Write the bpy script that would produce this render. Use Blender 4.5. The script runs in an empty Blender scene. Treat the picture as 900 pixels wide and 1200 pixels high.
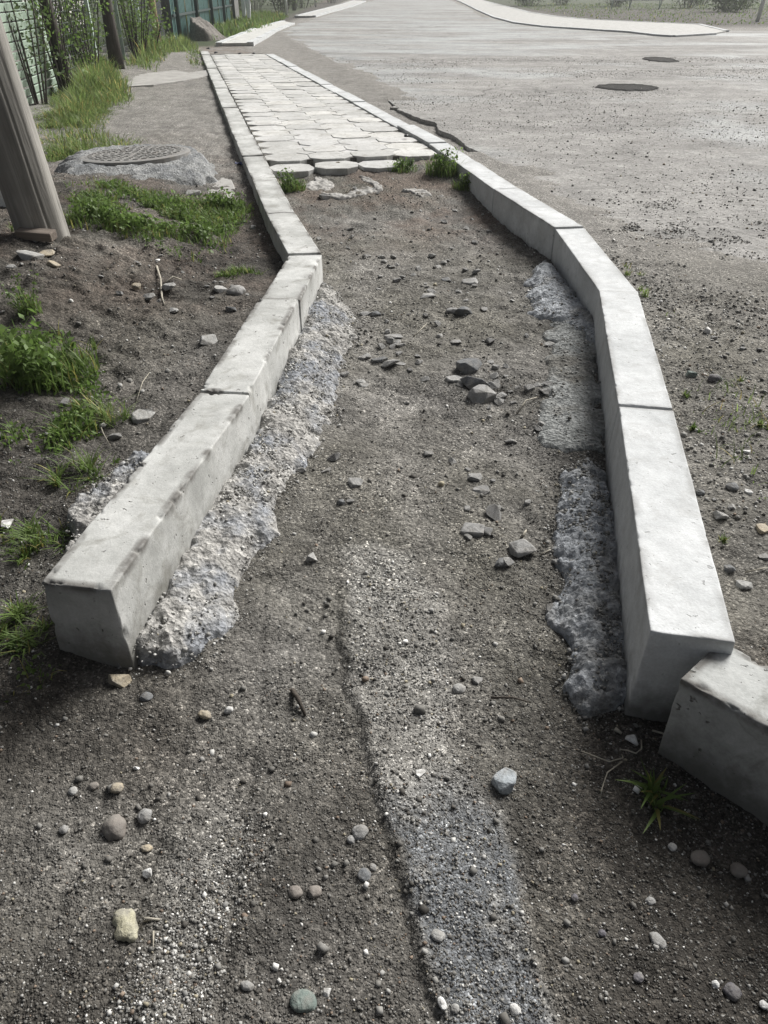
import bpy, bmesh, math, random
import numpy as np
from mathutils import Vector, Matrix, noise as mnoise

# ------------------------------------------------------------------ camera, sky, sun, exposure
S = bpy.context.scene
COL = S.collection
PITCH = math.radians(34.35)
CAM_Z = 1.30
cam_d = bpy.data.cameras.new('camera')
cam_d.sensor_fit = 'VERTICAL'
cam_d.sensor_height = 36.0
cam_d.lens = 36.0 * 900.0 / 1200.0
cam_d.clip_start = 0.05
cam_d.clip_end = 3000
cam = bpy.data.objects.new('camera', cam_d)
COL.objects.link(cam)
cam.location = (0, 0, CAM_Z)
cam.rotation_euler = (math.pi / 2 - PITCH, 0, 0)
S.camera = cam

SUN_EL = math.radians(39)
SUN_AZ = math.radians(40)          # clockwise from +Y
W = bpy.data.worlds.new('World')
S.world = W
W.use_nodes = True
wt = W.node_tree
wt.nodes.clear()
sky = wt.nodes.new('ShaderNodeTexSky')
sky.sky_type = 'NISHITA'
sky.sun_disc = False
sky.sun_elevation = SUN_EL
sky.sun_rotation = SUN_AZ
sky.dust_density = 9.0
sky.air_density = 1.0
hs = wt.nodes.new('ShaderNodeHueSaturation')
hs.inputs['Saturation'].default_value = 0.42
bg = wt.nodes.new('ShaderNodeBackground')
bg.inputs['Strength'].default_value = 0.05
wo = wt.nodes.new('ShaderNodeOutputWorld')
wt.links.new(sky.outputs[0], hs.inputs['Color'])
wt.links.new(hs.outputs[0], bg.inputs['Color'])
wt.links.new(bg.outputs[0], wo.inputs['Surface'])

sun_d = bpy.data.lights.new('sun', 'SUN')
sun_d.energy = 4.4
sun_d.angle = math.radians(26)
sun_d.color = (1.0, 0.985, 0.955)
sun = bpy.data.objects.new('sun', sun_d)
COL.objects.link(sun)
sd = Vector((math.sin(SUN_AZ) * math.cos(SUN_EL), math.cos(SUN_AZ) * math.cos(SUN_EL), math.sin(SUN_EL)))
sun.rotation_euler = sd.to_track_quat('Z', 'Y').to_euler()
sun.location = (5, 5, 20)

S.view_settings.view_transform = 'Standard'
S.view_settings.look = 'None'
S.view_settings.gamma = 1.0
S.view_settings.exposure = 0.36

random.seed(7)
rng = np.random.default_rng(11)

# ------------------------------------------------------------------ numeric helpers
CP, SP = math.cos(PITCH), math.sin(PITCH)


def ray(px, py):
    a = (px - 450) / 900.0
    b = (py - 600) / 900.0
    return (a, CP - b * SP, -SP - b * CP)


def flat(px, py, z):
    """the point of the horizontal plane z seen at photo pixel (px, py)"""
    d = ray(px, py)
    t = (CAM_Z - z) / -d[2]
    return (d[0] * t, d[1] * t)


def ppm(x, y, z):
    return 900.0 / (y * CP - (z - CAM_Z) * SP)


def hash2(ix, iy, seed):
    h = (ix.astype(np.int64) * 374761393 + iy.astype(np.int64) * 668265263 + seed * 974634777) & 0xFFFFFFFF
    h = ((h ^ (h >> 13)) * 1274126177) & 0xFFFFFFFF
    h = h ^ (h >> 16)
    return (h & 0xFFFFFF) / float(0xFFFFFF)


def vnoise(x, y, seed=0):
    ix = np.floor(x)
    iy = np.floor(y)
    fx = x - ix
    fy = y - iy
    fx = fx * fx * fx * (fx * (fx * 6 - 15) + 10)
    fy = fy * fy * fy * (fy * (fy * 6 - 15) + 10)
    a = hash2(ix, iy, seed)
    b = hash2(ix + 1, iy, seed)
    c = hash2(ix, iy + 1, seed)
    d = hash2(ix + 1, iy + 1, seed)
    return (a + (b - a) * fx + (c - a) * fy + (a - b - c + d) * fx * fy) * 2 - 1


def fbm(x, y, freq, octs=4, seed=0, gain=0.5):
    r = np.zeros_like(np.asarray(x, float))
    amp = 1.0
    for o in range(octs):
        r = r + amp * vnoise(x * freq + 13.7 * o, y * freq - 7.1 * o, seed + o)
        freq *= 2.03
        amp *= gain
    return r


def sstep(a, b, x):
    t = np.clip((x - a) / (b - a), 0, 1)
    return t * t * (3 - 2 * t)


def poly_sdf(x, y, poly):
    """signed distance to a polygon, positive inside"""
    x = np.asarray(x, float)
    y = np.asarray(y, float)
    d = np.full(x.shape, 1e9)
    ins = np.zeros(x.shape, bool)
    n = len(poly)
    for i in range(n):
        x0, y0 = poly[i]
        x1, y1 = poly[(i + 1) % n]
        ex, ey = x1 - x0, y1 - y0
        L = ex * ex + ey * ey + 1e-12
        t = np.clip(((x - x0) * ex + (y - y0) * ey) / L, 0, 1)
        d = np.minimum(d, np.hypot(x - x0 - t * ex, y - y0 - t * ey))
        if abs(y1 - y0) > 1e-12:
            c = ((y0 > y) != (y1 > y)) & (x < ex * (y - y0) / ey + x0)
            ins ^= c
    return np.where(ins, d, -d)


# ------------------------------------------------------------------ the lie of the land
def _w0(pts, z):
    return [flat(a, b, z) for a, b in pts]


STRIP = _w0([(398, 652), (401, 740), (409, 800), (427, 870), (446, 930), (462, 985), (475, 1040), (488, 1095), (506, 1150), (524, 1250), (665, 1250), (640, 1180),
             (624, 1100), (604, 1030), (585, 955), (556, 900), (532, 850), (522, 760), (512, 700), (490, 655), (440, 640)], 0.075)
STRIP2 = _w0([(225, 985), (250, 960), (300, 955), (318, 1000), (292, 1050), (262, 1100), (250, 1160), (235, 1250), (90, 1250), (130, 1180), (185, 1090), (205, 1040)], 0.06)


TOP = 0.30     # kerb tops
# inner top edges of the kerbs (towards the trench), near to far
LEFT_IN = [(-0.55, 1.18), (-0.40, 2.085), (-0.33, 2.93), (-0.285, 3.55), (-0.48, 4.32), (-0.675, 5.18), (-0.87, 6.02)]
LEFT_FAR = (-3.36, 17.1)
RIGHT_IN = [(0.50, 1.06), (0.68, 2.01), (0.86, 3.03), (0.86, 4.0), (0.66, 4.89), (0.505, 5.72), (0.345, 6.55)]
RIGHT_FAR = (-2.18, 16.4)
KW = 0.152
BLK_A = np.array(flat(797, 795, 0.27))
BLK_B = np.array(flat(845, 750, 0.27))
_f = np.array(flat(900, 853, 0.27)) - BLK_A
BLK_D = _f / np.linalg.norm(_f)

_lx = [-1.6, -0.9, -0.63, -0.47, -0.40, -0.36, -0.55, -0.75, -0.94, -3.43, -6.5]
_ly = [-0.5, 0.8, 1.19, 2.09, 2.93, 3.55, 4.32, 5.18, 6.02, 17.1, 30.0]
_rx = [0.58, 0.755, 0.935, 0.94, 0.735, 0.58, 0.42, -2.1, -5.0]
_ry = [1.07, 2.01, 3.03, 4.0, 4.9, 5.72, 6.55, 16.4, 27.0]


def ground(x, y, micro=True):
    x = np.asarray(x, float)
    y = np.asarray(y, float)
    zm = np.interp(y, [0, 1.0, 1.5, 2.5, 4.0, 4.9, 5.5, 5.8, 6.0, 17], [.05, .06, .085, .125, .140, .155, .205, .236, .238, .225])
    zl = np.interp(y, [0, 1.0, 1.25, 1.6, 2.2, 3.0, 4.0, 17], [.05, .065, .10, .135, .175, .205, .215, .21])
    zr = np.interp(y, [0, 1.0, 1.4, 2.0, 3.0, 5.8, 6.8, 9.4, 10.4, 17], [.15, .17, .185, .20, .20, .192, .172, .172, .190, .185])
    # a low bank by the pole
    zl = zl + 0.13 * sstep(-0.75, -1.75, x) * sstep(2.3, 3.6, y) * (1 - 0.8 * sstep(4.6, 6.2, y))
    zl = zl + 0.05 * sstep(-3.0, -3.9, x) * sstep(7, 9, y)
    wl = sstep(0.07, -0.07, x - np.interp(y, _ly, _lx))
    dxr = x - np.interp(y, _ry, _rx)
    # near end: the loose block holds the soil back
    nx, ny = -BLK_D[1], BLK_D[0]
    mid = (BLK_A + BLK_B) / 2
    db = (x - mid[0]) * nx + (y - mid[1]) * ny
    near = sstep(-0.06, 0.06, db) * sstep(-0.02, 0.08, x - 0.60)
    wr = np.where(y < 1.07, near, sstep(-0.07, 0.07, dxr) * np.where(y < 1.5, np.maximum(near, sstep(1.15, 1.35, y)), 1.0))
    z = zm * (1 - wl) * (1 - wr) + zl * wl * (1 - wr) + zr * wr
    far = sstep(16.6, 18.5, y)
    z = z * (1 - far) + 0.185 * far
    z = z + 0.010 * fbm(x, y, 1.7, 2, 3) * (1 - 0.6 * far)
    if micro:
        k = 1.0 + 0.8 * wl * sstep(-0.6, -1.0, x) + 0.1 * wr
        k = k * np.interp(y, [0, 4, 10, 40], [1, 1, 0.7, 0.3])
        z = z + k * sstep(1.9, 2.8, y) * sstep(7, 5.5, y) * 0.007 * np.clip(fbm(x, y, 15, 3, 55), -0.2, 1)
        z = z + k * (0.0065 * fbm(x, y, 11, 3, 21) + 0.0024 * np.abs(fbm(x, y, 48, 2, 31)) + 0.0014 * vnoise(x * 120, y * 120, 41))
        # worn gullies along the trench
        nm = (y < 2.2) & (y > 0.3) & (np.abs(x) < 1.0)
        if nm.any():
            xs_, ys_ = x[nm], y[nm]
            s1 = poly_sdf(xs_, ys_, STRIP) + 0.010 * fbm(xs_, ys_, 14, 3, 77)
            mid_ = np.interp(ys_, [0.5, 0.9, 1.2, 1.6, 1.75], [0.115, 0.065, 0.01, -0.03, -0.02])
            up = 0.009 * sstep(-0.004, 0.006, s1) * (1 - sstep(0.0, 0.12, xs_ - mid_) * sstep(0.72, 0.9, ys_)) * sstep(1.62, 1.3, ys_)
            z = z.copy()
            z[nm] = z[nm] + up - 0.004 * np.exp(-((s1 + 0.007) / 0.007) ** 2) * (xs_ < mid_) * sstep(1.55, 1.25, ys_)
        g = np.abs(vnoise(x * 5.5 + 0.6 * vnoise(y * 1.1, x * 2, 5), y * 0.55, 61))
        z = z - 0.005 * (1 - wl) * (1 - wr) * np.exp(-(g / 0.09) ** 2) * sstep(3.4, 2.2, y)
    return z


def g1(x, y, micro=True):
    return float(ground(np.array([x]), np.array([y]), micro)[0])


def at(px, py):
    z = 0.15
    for _ in range(5):
        x, y = flat(px, py, z)
        z = g1(x, y, False)
    return x, y, z


def W2(pts, z):
    return [flat(px, py, z) for px, py in pts]


# ------------------------------------------------------------------ scene-object helpers
def link(name, me, parent=None, kind=None):
    o = bpy.data.objects.new(name, me)
    COL.objects.link(o)
    if parent is not None:
        o.parent = parent
    if kind:
        o['kind'] = kind
    return o


def tag(o, label, cat, group=None):
    o['label'] = label
    o['category'] = cat
    if group:
        o['group'] = group
    return o


def empty(name, loc, label, cat, group=None, rz=0.0):
    o = bpy.data.objects.new(name, None)
    COL.objects.link(o)
    o.location = loc
    o.rotation_euler = (0, 0, rz)
    o.empty_display_size = 0.1
    return tag(o, label, cat, group)


def np_mesh(name, v, f, mat=None, smooth=False, cols=None):
    """v (n,3); f (m,k) array of equal polygons, or a list of index tuples"""
    me = bpy.data.meshes.new(name)
    v = np.asarray(v, np.float32)
    if isinstance(f, np.ndarray):
        m, k = f.shape
        me.vertices.add(len(v))
        me.vertices.foreach_set('co', v.ravel())
        me.loops.add(m * k)
        me.loops.foreach_set('vertex_index', f.astype(np.int32).ravel())
        me.polygons.add(m)
        me.polygons.foreach_set('loop_start', np.arange(0, m * k, k, dtype=np.int32))
        me.update(calc_edges=True)
    else:
        me.from_pydata([tuple(map(float, p)) for p in v], [], f)
        me.update()
    if mat:
        me.materials.append(mat)
    if smooth:
        me.polygons.foreach_set('use_smooth', np.ones(len(me.polygons), bool))
    if cols is not None:
        a = me.color_attributes.new('tint', 'FLOAT_COLOR', 'POINT')
        c = np.ones((len(v), 4), np.float32)
        c[:, :3] = cols
        a.data.foreach_set('color', c.ravel())
    return me


class MB:
    """collects simple solids into one mesh"""

    def __init__(self):
        self.v = []
        self.f = []

    def box(self, c, s, rz=0.0, M=None):
        b = len(self.v)
        R = Matrix.Rotation(rz, 3, 'Z')
        for dz in (-1, 1):
            for dx, dy in ((-1, -1), (1, -1), (1, 1), (-1, 1)):
                p = R @ Vector((dx * s[0] / 2, dy * s[1] / 2, dz * s[2] / 2))
                if M:
                    p = M @ p
                self.v.append((p.x + c[0], p.y + c[1], p.z + c[2]))
        for q in ((3, 2, 1, 0), (4, 5, 6, 7), (0, 1, 5, 4), (1, 2, 6, 5), (2, 3, 7, 6), (3, 0, 4, 7)):
            self.f.append(tuple(b + i for i in q))
        return self

    def tube(self, pts, rad, n=8, cap=True):
        pts = [Vector(p) for p in pts]
        if not hasattr(rad, '__len__'):
            rad = [rad] * len(pts)
        b = len(self.v)
        for i, p in enumerate(pts):
            t = (pts[min(i + 1, len(pts) - 1)] - pts[max(i - 1, 0)]).normalized()
            u = t.cross(Vector((0.31, 0.95, 0.07)))
            if u.length < 1e-3:
                u = t.cross(Vector((1, 0, 0)))
            u.normalize()
            w = t.cross(u)
            for k in range(n):
                a = 2 * math.pi * k / n
                q = p + (u * math.cos(a) + w * math.sin(a)) * rad[i]
                self.v.append(tuple(q))
        for i in range(len(pts) - 1):
            for k in range(n):
                a, c = b + i * n + k, b + i * n + (k + 1) % n
                self.f.append((a, c, c + n, a + n))
        if cap:
            self.f.append(tuple(b + k for k in range(n))[::-1])
            self.f.append(tuple(b + (len(pts) - 1) * n + k for k in range(n)))
        return self

    def prism(self, poly, z0, z1):
        b = len(self.v)
        n = len(poly)
        for z in (z0, z1):
            for x, y in poly:
                self.v.append((x, y, z))
        self.f.append(tuple(b + i for i in range(n))[::-1])
        self.f.append(tuple(b + n + i for i in range(n)))
        for i in range(n):
            j = (i + 1) % n
            self.f.append((b + i, b + j, b + n + j, b + n + i))
        return self

    def build(self, name, mat, parent=None, bevel=0.0, smooth=False, kind=None):
        bm = bmesh.new()
        vs = [bm.verts.new(p) for p in self.v]
        for f in self.f:
            try:
                bm.faces.new([vs[i] for i in f])
            except ValueError:
                pass
        bmesh.ops.recalc_face_normals(bm, faces=bm.faces)
        if bevel:
            es = [e for e in bm.edges if len(e.link_faces) == 2 and e.calc_face_angle(0) > 0.5]
            bmesh.ops.bevel(bm, geom=es, offset=bevel, segments=2, profile=0.6, affect='EDGES')
        me = bpy.data.meshes.new(name)
        bm.to_mesh(me)
        bm.free()
        me.materials.append(mat)
        if smooth:
            me.polygons.foreach_set('use_smooth', np.ones(len(me.polygons), bool))
        return link(name, me, parent, kind)


# ------------------------------------------------------------------ materials
class NT:
    def __init__(self, name, rough=0.9, spec=0.3):
        self.m = bpy.data.materials.new(name)
        self.m.use_nodes = True
        self.t = self.m.node_tree
        self.b = self.t.nodes['Principled BSDF']
        self.b.inputs['Roughness'].default_value = rough
        self.b.inputs['Specular IOR Level'].default_value = spec
        self.co = None

    def n(self, typ, **kw):
        nd = self.t.nodes.new(typ)
        for k, v in kw.items():
            setattr(nd, k, v)
        return nd

    def put(self, sock, v):
        if isinstance(v, bpy.types.NodeSocket):
            self.t.links.new(v, sock)
        elif v is not None:
            if hasattr(v, '__len__') and len(v) == 3 and sock.type == 'RGBA':
                v = (*v, 1)
            sock.default_value = v

    def pos(self, scale=None, obj=False):
        if obj:
            c = self.n('ShaderNodeTexCoord').outputs['Object']
        else:
            c = self.n('ShaderNodeNewGeometry').outputs['Position']
        if scale is not None:
            mp = self.n('ShaderNodeMapping')
            self.put(mp.inputs['Vector'], c)
            mp.inputs['Scale'].default_value = scale
            c = mp.outputs[0]
        return c

    def noise(self, scale, detail=4, rough=0.55, vec=None, dist=0.0):
        nd = self.n('ShaderNodeTexNoise')
        self.put(nd.inputs['Vector'], vec if vec is not None else self.pos())
        nd.inputs['Scale'].default_value = scale
        nd.inputs['Detail'].default_value = detail
        nd.inputs['Roughness'].default_value = rough
        nd.inputs['Distortion'].default_value = dist
        return nd.outputs['Fac']

    def voro(self, scale, feature='F1', vec=None, out='Distance', rnd=1.0):
        nd = self.n('ShaderNodeTexVoronoi', feature=feature)
        self.put(nd.inputs['Vector'], vec if vec is not None else self.pos())
        nd.inputs['Scale'].default_value = scale
        nd.inputs['Randomness'].default_value = rnd
        return nd.outputs[out]

    def ramp(self, fac, stops, interp='LINEAR'):
        nd = self.n('ShaderNodeValToRGB')
        nd.color_ramp.interpolation = interp
        el = nd.color_ramp.elements
        while len(el) < len(stops):
            el.new(0.5)
        for e, (p, c) in zip(el, stops):
            e.position = p
            e.color = (c, c, c, 1) if not hasattr(c, '__len__') else (*c, 1)
        self.put(nd.inputs['Fac'], fac)
        return nd.outputs['Color']

    def mix(self, fac, a, b, mode='MIX'):
        nd = self.n('ShaderNodeMix', data_type='RGBA', blend_type=mode)
        self.put(nd.inputs[0], fac)
        self.put(nd.inputs[6], a)
        self.put(nd.inputs[7], b)
        return nd.outputs[2]

    def math(self, op, a, b=None, c=None, clamp=False):
        nd = self.n('ShaderNodeMath', operation=op, use_clamp=clamp)
        self.put(nd.inputs[0], a)
        if b is not None:
            self.put(nd.inputs[1], b)
        if c is not None:
            self.put(nd.inputs[2], c)
        return nd.outputs[0]

    def attr(self, name, out='Fac', typ='GEOMETRY'):
        nd = self.n('ShaderNodeAttribute', attribute_name=name, attribute_type=typ)
        return nd.outputs[out]

    def bump(self, h, strength=0.5, dist=0.01, prev=None):
        nd = self.n('ShaderNodeBump')
        nd.inputs['Strength'].default_value = strength
        nd.inputs['Distance'].default_value = dist
        self.put(nd.inputs['Height'], h)
        if prev is not None:
            self.put(nd.inputs['Normal'], prev)
        return nd.outputs[0]

    def done(self, color=None, normal=None, rough=None):
        if color is not None:
            self.put(self.b.inputs['Base Color'], color)
        if normal is not None:
            self.put(self.b.inputs['Normal'], normal)
        if rough is not None:
            self.put(self.b.inputs['Roughness'], rough)
        return self.m


def mat_ground():
    t = NT('soil', 0.92, 0.25)
    p = t.pos()
    big = t.noise(0.9, 4, 0.6, p)
    med = t.noise(7, 5, 0.6, p)
    fine = t.noise(70, 4, 0.65, p)
    soil = t.ramp(med, [(0.3, (.105, .100, .092)), (0.52, (.165, .158, .146)), (0.72, (.245, .235, .218))])
    soil = t.mix(t.ramp(big, [(0.4, 0.0), (0.62, 0.6)]), soil, (.135, .127, .100))
    humus_shade = t.ramp(med, [(0.32, (.034, .031, .027)), (0.6, (.074, .067, .058)), (0.78, (.125, .111, .096))])
    sand = t.ramp(med, [(0.3, (.195, .186, .172)), (0.7, (.31, .297, .275))])
    redd = (.17, .125, .10)
    c = t.mix(t.attr('humus_shade'), soil, humus_shade)  # mixes in the dark soil and the shade painted with it
    c = t.mix(0.9, c, t.ramp(t.noise(2.6, 5, 0.65, p), [(0.30, 0.68), (0.5, 1.0), (0.72, 1.42)]), 'MULTIPLY')
    c = t.mix(t.attr('sand'), c, sand)
    c = t.mix(t.math('MULTIPLY', t.attr('red'), t.ramp(t.noise(3.0, 3, 0.6, p), [(0.4, 0.0), (0.6, 0.75)])), c, redd)
    c = t.mix(t.attr('green'), c, (.05, .066, .03))
    c = t.mix(t.math('MULTIPLY', t.attr('grey'), t.ramp(med, [(0.3, 0.35), (0.6, 0.85)])), c, (.30, .292, .272))
    c = t.mix(t.math('MULTIPLY', t.attr('bluish'), t.ramp(t.noise(13, 5, 0.65, p), [(0.30, 0.0), (0.47, 0.92)])), c, (.158, .167, .177))
    # grit, each grain its own tone
    v1 = t.n('ShaderNodeTexVoronoi')
    t.put(v1.inputs['Vector'], p)
    v1.inputs['Scale'].default_value = 270
    sep = t.n('ShaderNodeSeparateColor')
    t.put(sep.inputs[0], v1.outputs['Color'])
    tone = t.ramp(sep.outputs[0], [(0.0, 0.35), (0.5, 0.9), (0.86, 1.25), (0.94, 2.2), (1.0, 3.4)])
    c = t.mix(t.ramp(t.noise(3.3, 4, 0.6, p), [(0.36, 0.35), (0.6, 0.9)]), c, tone, 'MULTIPLY')
    v2 = t.n('ShaderNodeTexVoronoi')
    t.put(v2.inputs['Vector'], p)
    v2.inputs['Scale'].default_value = 85
    sep2 = t.n('ShaderNodeSeparateColor')
    t.put(sep2.inputs[0], v2.outputs['Color'])
    tone2 = t.ramp(sep2.outputs[1], [(0.0, 0.6), (0.5, 1.0), (0.93, 1.1), (1.0, 2.0)])
    c = t.mix(0.6, c, tone2, 'MULTIPLY')
    c = t.mix(0.7, c, t.ramp(fine, [(0.3, 0.6), (0.7, 1.35)]), 'MULTIPLY')
    b = t.bump(v2.outputs['Distance'], 0.55, 0.008)
    b.node.invert = True
    b = t.bump(v1.outputs['Distance'], 0.6, 0.004, b)
    b.node.invert = True
    b = t.bump(fine, 0.6, 0.008, b)
    return t.done(c, b)


def mat_asphalt():
    t = NT('asphalt', 0.68, 0.4)
    p = t.pos()
    st = t.pos((0.5, 0.12, 1))
    rot = t.n('ShaderNodeMapping')
    t.put(rot.inputs['Vector'], p)
    rot.inputs['Rotation'].default_value = (0, 0, math.radians(62))
    rot.inputs['Scale'].default_value = (0.26, 0.62, 1)
    band = t.noise(1.0, 4, 0.6, rot.outputs[0], 0.4)
    med = t.noise(3.5, 7, 0.7, p)
    fine = t.noise(45, 5, 0.75, p)
    asp = t.ramp(med, [(0.3, (.27, .282, .282)), (0.7, (.39, .405, .402))])
    dust = t.ramp(med, [(0.3, (.20, .194, .184)), (0.5, (.275, .268, .255)), (0.7, (.36, .35, .335))])
    near = t.math('SUBTRACT', 1.0, t.attr('far'))
    k = t.math('ADD', t.ramp(band, [(0.38, 0.0), (0.55, 1.0)]), t.math('MULTIPLY', near, 0.9), clamp=True)
    patch = t.ramp(t.noise(0.42, 3, 0.5, p), [(0.56, 0.0), (0.66, 0.7)])
    k = t.math('MULTIPLY', k, t.math('SUBTRACT', 1.0, patch))
    c = t.mix(k, asp, dust)
    v = t.n('ShaderNodeTexVoronoi')
    t.put(v.inputs['Vector'], p)
    v.inputs['Scale'].default_value = 60
    sp = t.n('ShaderNodeSeparateColor')
    t.put(sp.inputs[0], v.outputs['Color'])
    c = t.mix(0.6, c, t.ramp(sp.outputs[0], [(0, 0.55), (0.4, 0.95), (0.9, 1.1), (1, 1.5)]), 'MULTIPLY')
    c = t.mix(0.7, c, t.ramp(fine, [(0.3, 0.6), (0.7, 1.25)]), 'MULTIPLY')
    c = t.mix(0.9, c, t.ramp(t.noise(1.0, 6, 0.7, t.pos((0.35, 1.1, 1))), [(0.34, 0.72), (0.5, 1.0), (0.66, 1.22)]), 'MULTIPLY')
    # cracks: real worn joints of the road
    nz = t.n('ShaderNodeTexNoise')
    t.put(nz.inputs['Vector'], p)
    nz.inputs['Scale'].default_value = 0.9
    nz.inputs['Detail'].default_value = 5
    d = t.mix(1.0, p, t.mix(1.0, nz.outputs['Color'], (1.6, 1.6, 1.6), 'MULTIPLY'), 'ADD')
    d.node.clamp_result = False
    cr = t.voro(0.28, 'DISTANCE_TO_EDGE', d)
    crm = t.ramp(cr, [(0.0, 0.8), (0.008, 0.0)])
    crm = t.math('MULTIPLY', crm, t.ramp(t.noise(0.5, 2, 0.5, p), [(0.48, 0.0), (0.56, 0.85)]))
    c = t.mix(crm, c, (.06, .058, .055))
    b = t.bump(fine, 0.8, 0.01)
    b = t.bump(med, 0.8, 0.03, b)
    return t.done(c, b, t.ramp(k, [(0, 0.72), (1, 0.9)]))


def mat_concrete(name, lo, hi, pits=0.6, bump=0.35, stain=(.22, .215, .19), stain_k=0.5, obj=False, rough=0.85, edge_dark=None):
    t = NT(name, rough, 0.3)
    p = t.pos(obj=obj)
    big = t.noise(4.5, 5, 0.62, p)
    med = t.noise(28, 5, 0.6, p)
    fine = t.noise(180, 3, 0.6, p)
    c = t.ramp(big, [(0.32, lo), (0.66, hi)])
    c = t.mix(0.6, c, t.ramp(med, [(0.3, 0.82), (0.7, 1.12)]), 'MULTIPLY')
    c = t.mix(0.5, c, t.ramp(fine, [(0.3, 0.82), (0.7, 1.15)]), 'MULTIPLY')
    st = t.ramp(t.noise(11, 6, 0.7, p, 0.8), [(0.52, 0.0), (0.70, stain_k)])
    c = t.mix(st, c, stain)
    if edge_dark:
        c = t.mix(t.math('MULTIPLY', t.attr('worn'), t.ramp(med, [(0.35, 0.3), (0.55, 1.0)])), c, (.16, .155, .145))
        # grime and painted contact shade on the faces near the soil, with a noise-ragged line
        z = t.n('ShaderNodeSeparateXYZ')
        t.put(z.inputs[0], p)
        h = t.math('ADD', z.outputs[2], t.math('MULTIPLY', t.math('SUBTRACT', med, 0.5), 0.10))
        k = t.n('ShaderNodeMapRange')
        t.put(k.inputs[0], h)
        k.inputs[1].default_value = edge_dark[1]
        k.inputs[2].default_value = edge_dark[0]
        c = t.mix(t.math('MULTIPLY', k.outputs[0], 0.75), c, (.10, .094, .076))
    nz = t.n('ShaderNodeTexNoise')
    t.put(nz.inputs['Vector'], p)
    nz.inputs['Scale'].default_value = 60
    pdv = t.mix(0.035, p, nz.outputs['Color'], 'ADD')
    pv = t.math('MINIMUM', t.voro(26, vec=pdv), t.math('MULTIPLY', t.voro(62, vec=pdv), 1.15))
    if name == 'tile_concrete':
        c = t.mix(1.0, c, t.ramp(t.n('ShaderNodeObjectInfo').outputs['Random'], [(0, (.84, .84, .82)), (0.5, (1, 1, 1)), (1, (1.1, 1.09, 1.06))]), 'MULTIPLY')
    pm = t.math('MULTIPLY', t.ramp(pv, [(0.08, 1.0), (0.15, 0.0)]), t.ramp(t.noise(17, 2, 0.5, p), [(0.47, 0.0), (0.54, pits)]))
    c = t.mix(pm, c, (.09, .085, .075))
    b = t.bump(med, bump, 0.006)
    b = t.bump(fine, bump * 0.8, 0.002, b)
    b = t.bump(pm, 0.8, 0.004, b)
    b.node.invert = True
    return t.done(c, b)


def mat_rough_concrete(name, lo, hi, blot=None):
    t = NT(name, 0.93, 0.2)
    p = t.pos()
    med = t.noise(16, 5, 0.65, p)
    fine = t.noise(110, 4, 0.7, p)
    c = t.ramp(med, [(0.3, lo), (0.7, hi)])
    if blot:
        c = t.mix(t.ramp(t.noise(5, 4, 0.6, p), [(0.48, 0.0), (0.62, 0.8)]), c, blot)
    v = t.n('ShaderNodeTexVoronoi')
    t.put(v.inputs['Vector'], p)
    v.inputs['Scale'].default_value = 95
    sp = t.n('ShaderNodeSeparateColor')
    t.put(sp.inputs[0], v.outputs['Color'])
    c = t.mix(0.7, c, t.ramp(sp.outputs[0], [(0, 0.6), (0.5, 1.0), (0.9, 1.2), (1, 1.6)]), 'MULTIPLY')
    c = t.mix(0.8, c, t.ramp(fine, [(0.3, 0.6), (0.7, 1.3)]), 'MULTIPLY')
    b = t.bump(v.outputs['Distance'], 0.7, 0.008)
    b = t.bump(fine, 0.9, 0.008, b)
    return t.done(c, b)


def mat_stone(name, lo, hi, scale=40):
    t = NT(name, 0.8, 0.35)
    p = t.pos(obj=True)
    r = t.n('ShaderNodeObjectInfo').outputs['Random']
    n = t.noise(scale, 5, 0.65, p, 0.5)
    c = t.ramp(n, [(0.3, lo), (0.7, hi)])
    c = t.mix(0.6, c, t.ramp(t.noise(scale * 6, 3, 0.6, p), [(0.3, 0.7), (0.7, 1.25)]), 'MULTIPLY')
    c = t.mix(t.ramp(t.noise(30, 4, 0.7), [(0.45, 0.0), (0.65, 0.75)]), c, (.20, .19, .172))
    b = t.bump(n, 0.7, 0.006)
    b = t.bump(t.noise(scale * 5, 3, 0.6, p), 0.5, 0.003, b)
    return t.done(c, b)


def mat_tint(name, rough=0.8, bump=True):
    t = NT(name, rough, 0.3)
    c = t.attr('tint', 'Color')
    c = t.mix(0.6, c, t.ramp(t.noise(260, 3, 0.6), [(0.3, 0.7), (0.7, 1.25)]), 'MULTIPLY')
    return t.done(c)


def mat_leaf(name, lo, hi, trans=0.35, scale=6):
    t = NT(name, 0.55, 0.35)
    n = t.noise(scale, 3, 0.6)
    c = t.ramp(n, [(0.3, lo), (0.7, hi)])
    c = t.mix(1.0, c, t.attr('tint', 'Color'), 'MULTIPLY')
    t.put(t.b.inputs['Base Color'], c)
    tr = t.n('ShaderNodeBsdfTranslucent')
    t.put(tr.inputs[0], c)
    mx = t.n('ShaderNodeMixShader')
    mx.inputs[0].default_value = trans
    t.t.links.new(t.b.outputs[0], mx.inputs[1])
    t.t.links.new(tr.outputs[0], mx.inputs[2])
    t.t.links.new(mx.outputs[0], t.t.nodes['Material Output'].inputs[0])
    return t.m


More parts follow.
